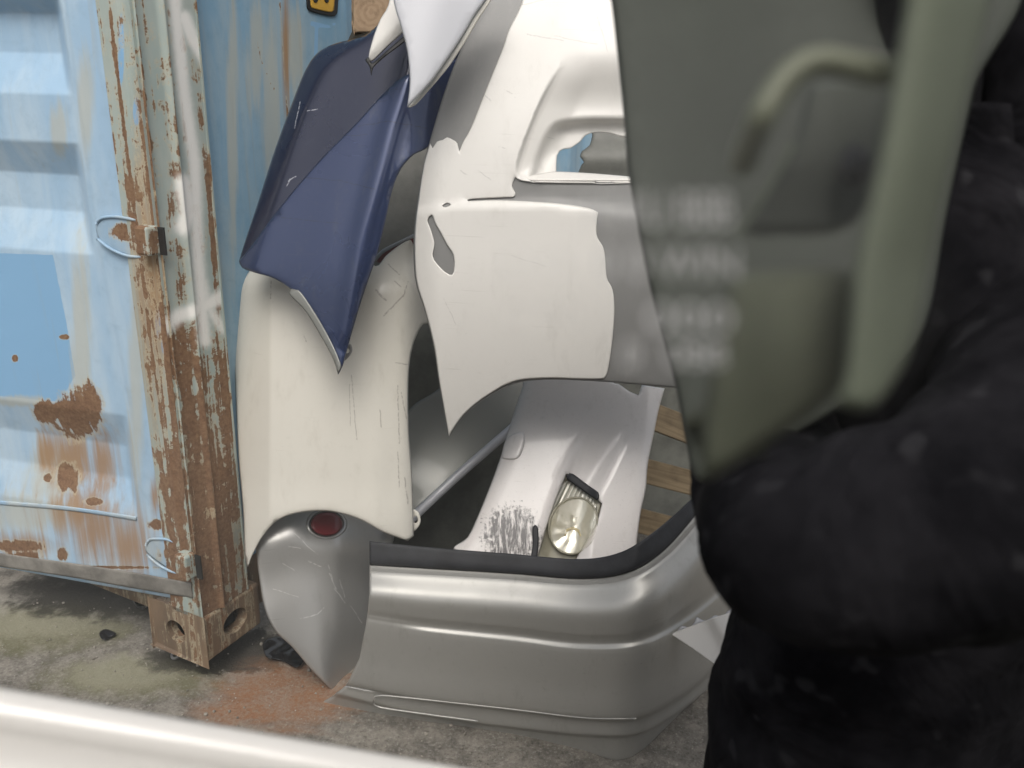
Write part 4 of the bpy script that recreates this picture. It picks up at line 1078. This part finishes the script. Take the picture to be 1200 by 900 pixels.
# ------------------------------------------------------------------ the vehicle whose window we look through
van = thing('white_vehicle', (0.1, 0.45, 0), 'white vehicle door edge, window lettering and olive cabin trim round the view', 'vehicle')
def depth(px, py, z):
    d = ray(px, py); return C0 + d * np.asarray(z, float)[..., None]       # z = distance along the view axis
def door_skin():
    # upper edge of the white door below the window: rounded section swept along the window line
    t = np.linspace(-0.25, 1.7, 60)
    ex = -0 + 560 * t; ey = 806 + (903 - 806) * t
    P0 = depth(ex, ey, 0.42 + 0.05 * t)
    sec = []
    for a in np.linspace(0, math.pi * 0.5, 10): sec.append((0.016 * (math.sin(a)), 0.016 * (math.cos(a) - 1)))
    sec += [(0.026, -0.026), (0.042, -0.042), (0.058, -0.062), (0.070, -0.09), (0.076, -0.13), (0.08, -0.2), (0.08, -0.4), (0.06, -0.7)]
    ax = (P0[-1] - P0[0]); ax[2] = 0; ax /= np.linalg.norm(ax); n = np.cross(ax, ZZ); n = n if n @ (C0 - P0[30]) > 0 else -n
    G = np.array([[p + n * s[0] + ZZ * s[1] for p in P0] for s in sec])
    return gridmesh('door_skin', G, MAT['vehicle_white'], van, thick=0.004)
door_skin()

def cabin():
    # unseen dark roof and wall, added to darken reflections in the panels
    mat = plain('blocker_grey', (0.10, 0.10, 0.09), 0.9, 0.1, 6)
    box('roof_blocker', (0.1, -1.04, 2.0), (2.4, 0, 0), (0, 0.76, 0), (0, 0, 0.03), mat, van)
    box('rear_blocker', (0.1, -1.44, 1.05), (2.4, 0, 0), (0, 0.03, 0), (0, 0, 1.86), mat, van)
cabin()  # adds only the unseen roof and rear blockers

tr_edge = [(708, -40), (716, 0), (724, 70), (731, 140), (736, 200), (746, 260), (760, 330), (776, 395), (792, 455), (803, 515), (815, 560)]
tr_pl = lambda X, Y: depth(X, Y, 0.66 + 0.0 * X)
trim = sheet('trim_panel', [p for p in tr_edge] + [(840, 562), (900, 528), (970, 488), (1040, 440), (1085, 380), (1110, 250), (1140, 110), (1172, -40)], tr_pl, MAT['trim'], van, lambda X, Y: 0.05 * sstep(0, 1, np.clip((X - 720 - (Y / 6)) / 260, 0, 1)), step=14, edge=(8, 0.01), thick=0.01)
pil = sheet('pillar_trim', [(1066, -40), (1060, 10), (1044, 100), (1029, 180), (1012, 255), (999, 315), (994, 380), (988, 440), (980, 470), (1020, 478), (1052, 440), (1072, 395), (1086, 325), (1108, 220), (1134, 112), (1160, 5), (1170, -40)], lambda X, Y: depth(X, Y, 0.205 + 0 * X), MAT['pillar'], van,
            lambda X, Y: -0.025 * np.clip((X - np.interp(Y, [0, 180, 315, 440], [1085, 1055, 1022, 1012])) / 60, 0, 1.6) ** 2, step=10, edge=(10, 0.008), thick=0.006)
L = spline([(1050, 84), (1030, 84), (1000, 78), (965, 72), (940, 78), (918, 96), (900, 122), (886, 150), (876, 172), (870, 190)], False, 6)
han = tube('grab_handle', depth(L[:, 0], L[:, 1], 0.225 + 0.03 * np.clip((np.arange(len(L)) - len(L) * 0.75) / len(L) * 4, 0, 1)), np.interp(np.linspace(0, 1, len(L)), [0, .3, .8, 1], [0.0044, 0.0042, 0.0042, 0.0046]), MAT['handle'], van, 14, 1.0, up=(0, 1, 0.2))
sheet('handle_mount', [(958, 96), (1040, 100), (1034, 160), (1020, 230), (985, 270), (900, 275), (872, 268), (905, 210), (930, 168), (940, 130)], lambda X, Y: depth(X, Y, 0.27 + 0 * X), MAT['trim'], van, lambda X, Y: 0.008 * np.exp(-((X - 975) / 60) ** 2), step=9, edge=(6, 0.012), thick=0.01)
sheet('belt_anchor', [(1002 + 20 * math.cos(t), 194 + 26 * math.sin(t)) for t in th], lambda X, Y: depth(X, Y, 0.25 + 0 * X), MAT['rubber'], van, lambda X, Y: 0.006 * (1 - ((X - 1002) / 21) ** 2 - ((Y - 194) / 27) ** 2), step=5, edge=(4, 0.008), thick=0.01)
L = spline([(930, 168), (915, 196), (895, 230), (866, 274)], False, 6)
tube('seat_belt', depth(L[:, 0], L[:, 1], 0.26 + 0 * L[:, 0]), 0.0009, MAT['pillar'], van, 8)
sheet('seat_back', [(868, 322), (920, 316), (992, 318), (1010, 340), (1010, 400), (1000, 440), (960, 480), (900, 520), (850, 552), (826, 560), (820, 520), (832, 420), (846, 350)], lambda X, Y: depth(X, Y, 0.235 + 0 * X), MAT['seat'], van,
      lambda X, Y: 0.012 * np.exp(-((X - 930) / 70) ** 2 - ((Y - 400) / 110) ** 2) , step=9, edge=(14, 0.015), thick=0.02)

# window pane with blurred white lettering, with added volumes for the milky reflection veil
pane_c = depth(np.array([600.0]), np.array([430.0]), np.array([0.36]))[0]
pm = bpy.data.materials.new('clear_glass'); pm.use_nodes = True
pm.node_tree.nodes.remove(pm.node_tree.nodes['Principled BSDF'])
tb_ = pm.node_tree.nodes.new('ShaderNodeBsdfTransparent'); pm.node_tree.links.new(tb_.outputs[0], pm.node_tree.nodes['Material Output'].inputs[0])
fm = M('veil_film'); fm.t.nodes.remove(fm.b)  # haze volume added to imitate the reflection veil in the glass
pv = fm.n('ShaderNodeVolumePrincipled')
pv.inputs['Color'].default_value = (0.93, 0.94, 0.89, 1); pv.inputs['Density'].default_value = 16.0
fm.link(pv.outputs[0], fm.t.nodes['Material Output'].inputs['Volume'])
def pane_pt(px, py):
    d = ray(px, py); return C0 + d * 0.175
corners = [(-120, 778), (560, 880), (1250, 1000), (1250, -120), (-120, -120)]
pane = mesh_obj('window_pane', [pane_pt(*c) for c in corners], [tuple(range(len(corners)))], pm, van, smooth=False)
def veil_lens(cx, cy, rx, ry, ang, tmax, depth_):
    # added haze lens imitating the glass veil, thinning out to nothing at its rim
    nr, na = 14, 48
    V, Fc = [], []
    for side in (0, 1):
        for r in range(nr + 1):
            q = r / nr
            for a in range(na):
                t = 2 * math.pi * a / na
                wob = 1 + 0.12 * math.sin(3 * t + cx) + 0.08 * math.sin(5 * t + cy)
                u, v = q * rx * wob * math.cos(t), q * ry * wob * math.sin(t)
                x = cx + u * math.cos(R(ang)) - v * math.sin(R(ang)); y = cy + u * math.sin(R(ang)) + v * math.cos(R(ang))
                p = C0 + ray(x, y) * depth_
                V.append(p + FW * (tmax * (1 - q * q) ** 1.5 + 1e-5) * side)
    n1 = (nr + 1) * na
    for side in (0, 1):
        b = side * n1
        for r in range(nr):
            for a in range(na):
                a2 = (a + 1) % na
                Fc.append((b + r * na + a, b + r * na + a2, b + (r + 1) * na + a2, b + (r + 1) * na + a))
    for a in range(na): Fc.append((nr * na + a, nr * na + (a + 1) % na, n1 + nr * na + (a + 1) % na, n1 + nr * na + a))
    bm = bmesh.new(); org = np.array(van.location)
    vs = [bm.verts.new(tuple(p - org)) for p in V]
    for f in Fc:
        try: bm.faces.new([vs[k] for k in f])
        except ValueError: pass
    bmesh.ops.remove_doubles(bm, verts=bm.verts, dist=1e-7)
    for b0 in (0, 1): pass
    bmesh.ops.holes_fill(bm, edges=[e for e in bm.edges if e.is_boundary])
    bmesh.ops.recalc_face_normals(bm, faces=bm.faces)
    me = bpy.data.meshes.new('veil_lens'); bm.to_mesh(me); bm.free(); me.materials.append(fm.m)
    o = bpy.data.objects.new('veil_lens', me); COL.objects.link(o); o.parent = pane
veil_lens(200, 640, 480, 260, 8, 0.0045, 0.172)
veil_lens(860, 220, 330, 330, 20, 0.0042, 0.168)
veil_lens(430, 250, 420, 300, -15, 0.0022, 0.164)
lm = M('window_lettering')
lt = lm.n('ShaderNodeBsdfTransparent'); mx = lm.n('ShaderNodeMixShader')
lm.set(color=(0.62, 0.62, 0.62), rough=0.8)
mx.inputs[0].default_value = 0.62
lm.link(lt.outputs[0], mx.inputs[1]); lm.link(lm.b.outputs[0], mx.inputs[2]); lm.link(mx.outputs[0], lm.t.nodes['Material Output'].inputs[0])
lm2 = lm.m.copy(); lm2.name = 'faint_window_lettering'
for q in lm2.node_tree.nodes:
    if q.type == 'MIX_SHADER': q.inputs[0].default_value = 0.14
def letters(txt, px, py, hpx, wpx, mat=None):
    c = bpy.data.curves.new('lettering', 'FONT'); c.body = txt; c.size = 1; c.fill_mode = 'FRONT'
    tmp = bpy.data.objects.new('tmp', c); COL.objects.link(tmp)
    dg = bpy.context.evaluated_depsgraph_get()
    me = bpy.data.meshes.new_from_object(tmp.evaluated_get(dg)); bpy.data.objects.remove(tmp)
    V = np.array([v.co[:] for v in me.vertices]); F2 = [tuple(p.vertices) for p in me.polygons]
    V[:, 0] = (V[:, 0] - V[:, 0].min()) / np.ptp(V[:, 0]); V[:, 1] = (V[:, 1] - V[:, 1].min()) / np.ptp(V[:, 1])
    P = np.array([pane_pt(px + wpx * v[0], py + hpx * (1 - v[1])) for v in V]); P = toward(P, np.full(len(P), 0.001))
    mesh_obj('lettering', P, F2, mat or lm.m, pane, smooth=False)
letters('HHIU BBB', 690, 226, 40, 168)
letters('0 0 WIN', 700, 290, 36, 165)
letters('000', 758, 356, 34, 100)
letters('0  088', 728, 400, 30, 122)
letters('00', 585, 292, 36, 85, lm2)
letters('0 00', 590, 356, 30, 90, lm2)

# ------------------------------------------------------------------ person in black beside the window
def person():
    Y0 = 0.80
    X0 = 0.56
    root = thing('person', (X0, Y0, 0), 'person in a black jacket with one arm raised, beside the olive cabin trim', 'person')
    # body: one skinned figure
    V = {'pelvis': (0, 0, .93), 'belly': (0, -.01, 1.06), 'chest': (0, .0, 1.28), 'neck0': (0, .01, 1.45), 'neck': (0, 0, 1.52), 'head0': (0, -.02, 1.60), 'head': (0, -.02, 1.72),
         'lh': (-.09, 0, .88), 'lk': (-.11, -.01, .48), 'la': (-.11, .03, .09), 'lt': (-.12, -.14, .04), 'rh': (.09, 0, .88), 'rk': (.11, -.01, .48), 'ra': (.11, .03, .09), 'rt': (.12, -.14, .04),
         'ls': (-.17, .01, 1.40), 'le': (-.185, -.05, 1.10), 'lw': (-.25, -.12, 1.34), 'lp': (-.262, -.13, 1.42),
         'rs': (.17, .01, 1.40), 're': (.25, -.02, 1.12), 'rw': (.16, -.16, 1.32), 'rp': (.13, -.19, 1.39)}
    E_ = [('pelvis', 'belly'), ('belly', 'chest'), ('chest', 'neck0'), ('neck0', 'neck'), ('neck', 'head0'), ('head0', 'head'), ('pelvis', 'lh'), ('lh', 'lk'), ('lk', 'la'), ('la', 'lt'), ('pelvis', 'rh'), ('rh', 'rk'), ('rk', 'ra'), ('ra', 'rt'),
          ('chest', 'ls'), ('ls', 'le'), ('le', 'lw'), ('lw', 'lp'), ('chest', 'rs'), ('rs', 're'), ('re', 'rw'), ('rw', 'rp')]
    rad = dict(pelvis=.13, belly=.125, chest=.145, neck0=.07, neck=.055, head0=.085, head=.095, lh=.09, lk=.06, la=.045, lt=.035, rh=.09, rk=.06, ra=.045, rt=.035, ls=.062, le=.045, lw=.03, lp=.035, rs=.062, re=.045, rw=.03, rp=.035)
    for s, wx in (('l', 'lp'), ('r', 'rp')):
        w_ = np.array(V[wx]); sg = -1 if s == 'l' else 1
        for k, (dx, ln) in enumerate([(-.028, .075), (-.01, .085), (.01, .08), (.028, .065)]):
            a = w_ + np.array([dx, -.005, .035]); b = a + np.array([dx * .3, -.02, ln * .55]); c = b + np.array([0, -.035, ln * .25])
            for nm, q, r_ in (('a', a, .0105), ('b', b, .0095), ('c', c, .008)): V[f'{s}f{k}{nm}'] = tuple(q); rad[f'{s}f{k}{nm}'] = r_
            E_ += [(wx, f'{s}f{k}a'), (f'{s}f{k}a', f'{s}f{k}b'), (f'{s}f{k}b', f'{s}f{k}c')]
        a = w_ + np.array([-sg * .03, -.015, -.005]); b = a + np.array([-sg * .02, -.025, .03])
        V[s + 'ta'] = tuple(a); V[s + 'tb'] = tuple(b); rad[s + 'ta'] = .012; rad[s + 'tb'] = .010; E_ += [(wx, s + 'ta'), (s + 'ta', s + 'tb')]
    keys = list(V); me = bpy.data.meshes.new('body')
    me.from_pydata([V[k] for k in keys], [(keys.index(a), keys.index(b)) for a, b in E_], [])
    ob = bpy.data.objects.new('body', me); COL.objects.link(ob)
    sk = ob.modifiers.new('skin', 'SKIN'); sv = me.skin_vertices[0].data
    for i, k in enumerate(keys): sv[i].radius = (rad[k], rad[k] * (0.8 if k in ('chest', 'belly', 'pelvis') else 1)); sv[i].use_root = (k == 'pelvis')
    sb = ob.modifiers.new('smooth', 'SUBSURF'); sb.levels = sb.render_levels = 2
    dg = bpy.context.evaluated_depsgraph_get(); m2 = bpy.data.meshes.new_from_object(ob.evaluated_get(dg))
    bpy.data.objects.remove(ob)
    ob = bpy.data.objects.new('body', m2); COL.objects.link(ob); ob.parent = root
    m2.materials.clear(); m2.materials.append(MAT['skin']); m2.materials.append(MAT['jacket'])
    for p in m2.polygons:
        c = p.center; p.use_smooth = True
        p.material_index = 0 if (c.z > 1.49 or (c.z > 1.37 and abs(c.x) > .12 and c.y < -.1)) else 1
    # jacket: torso and sleeve lofts follow the silhouette with loose folds
    def loft(name, rings, seg=48, parent=root, folds=0.006, seed=1):
        r = np.random.default_rng(seed); ph = r.uniform(0, 6.28, 8)
        G = []
        for j, (c, a, b, rx, ry) in enumerate(rings):
            row = []
            for k in range(seg):
                t = 2 * math.pi * k / seg
                f = 1 + folds * 8 * (math.sin(3 * t + ph[0] + j * .5) * .3 + math.sin(5 * t + ph[1] - j * .8) * .2 + math.sin(j * .9 + ph[2] + 2 * t) * .35)
                row.append(np.array(c) + np.array(a) * rx * f * math.cos(t) + np.array(b) * ry * f * math.sin(t))
            G.append(row)
        return gridmesh(name, np.array(G), MAT['jacket'], parent, flip=False, closed=True, thick=0.003)
    rg = []
    base = np.array([X0, Y0, 0])
    for px, py, rx, ry in [(826, 1010, .20, .16), (828, 900, .195, .16), (836, 830, .19, .155), (848, 780, .185, .15), (868, 718, .175, .15), (885, 660, .175, .15), (890, 560, .18, .155), (888, 450, .185, .16), (885, 330, .19, .155), (905, 230, .17, .13), (985, 160, .09, .085), (995, 110, .08, .08)]:
        e = at_y(px, py, Y0)
        rg.append((np.array([e[0] + rx, Y0, e[2]]), (1, 0, 0), (0, 1, 0), rx, ry))
    dense = []
    for i in range(len(rg) - 1):
        for k in range(5):
            t = k / 5; dense.append(tuple(np.array(rg[i][q]) * (1 - t) + np.array(rg[i + 1][q]) * t for q in range(3)) + tuple(rg[i][q] * (1 - t) + rg[i + 1][q] * t for q in (3, 4)))
    loft('jacket', dense, seed=4)
    # raised sleeve: upper arm down to the elbow, forearm up towards the window
    def sleeve(pts, radii, seed):
        P = densify(np.array(pts), 8); rr = np.interp(np.linspace(0, 1, len(P)), np.linspace(0, 1, len(radii)), radii)
        T = np.gradient(P, axis=0); T /= np.linalg.norm(T, axis=1, keepdims=True)
        rings = []
        for p, t, q in zip(P, T, rr):
            a = np.cross(t, (0, 1, 0)); a /= np.linalg.norm(a); b = np.cross(a, t)
            rings.append((p, a, b, q, q))
        loft('sleeve', rings, 28, root, 0.006, seed)
    def dp(px, py, z): return depth(np.array([float(px)]), np.array([float(py)]), np.array([float(z)]))[0]
    sleeve([dp(1230, 330, .80), dp(1225, 480, .62), dp(1160, 585, .53), dp(1060, 625, .51), dp(945, 640, .55), dp(912, 590, .68), dp(897, 520, .78), dp(880, 400, .88), dp(860, 250, .92)], [.09, .085, .078, .072, .066, .07, .073, .06, .05], 9)
    sleeve([base + np.array(q) for q in ((.15, .01, 1.4), (.25, 0, 1.26), (.27, -.02, 1.12), (.22, -.1, 1.2), (.17, -.16, 1.30))], [.09, .08, .075, .065, .05], 12)
    # face and hair
    hd = base + np.array([0, -.02, 1.68])
    def ball(name, c, r3, mat):
        bm = bmesh.new(); bmesh.ops.create_uvsphere(bm, u_segments=20, v_segments=12, radius=1, matrix=Matrix.Translation(tuple(np.array(c) - base)) @ Matrix.Diagonal((*r3, 1)))
        me = bpy.data.meshes.new(name); bm.to_mesh(me); bm.free(); me.polygons.foreach_set('use_smooth', [True] * len(me.polygons)); me.materials.append(mat)
        q = bpy.data.objects.new(name, me); COL.objects.link(q); q.parent = root; return q
    ball('hair', hd + np.array([0, .03, .045]), (.098, .105, .10), MAT['black'])
    for s in (-1, 1):
        ball('eye', hd + np.array([s * .033, -.088, .0]), (.013, .01, .009), MAT['black']); ball('ear', hd + np.array([s * .093, 0, -.005]), (.012, .022, .032), MAT['skin'])
    ball('nose', hd + np.array([0, -.1, -.03]), (.014, .02, .026), MAT['skin']); ball('mouth', hd + np.array([0, -.088, -.066]), (.026, .008, .007), MAT['red'])
person()
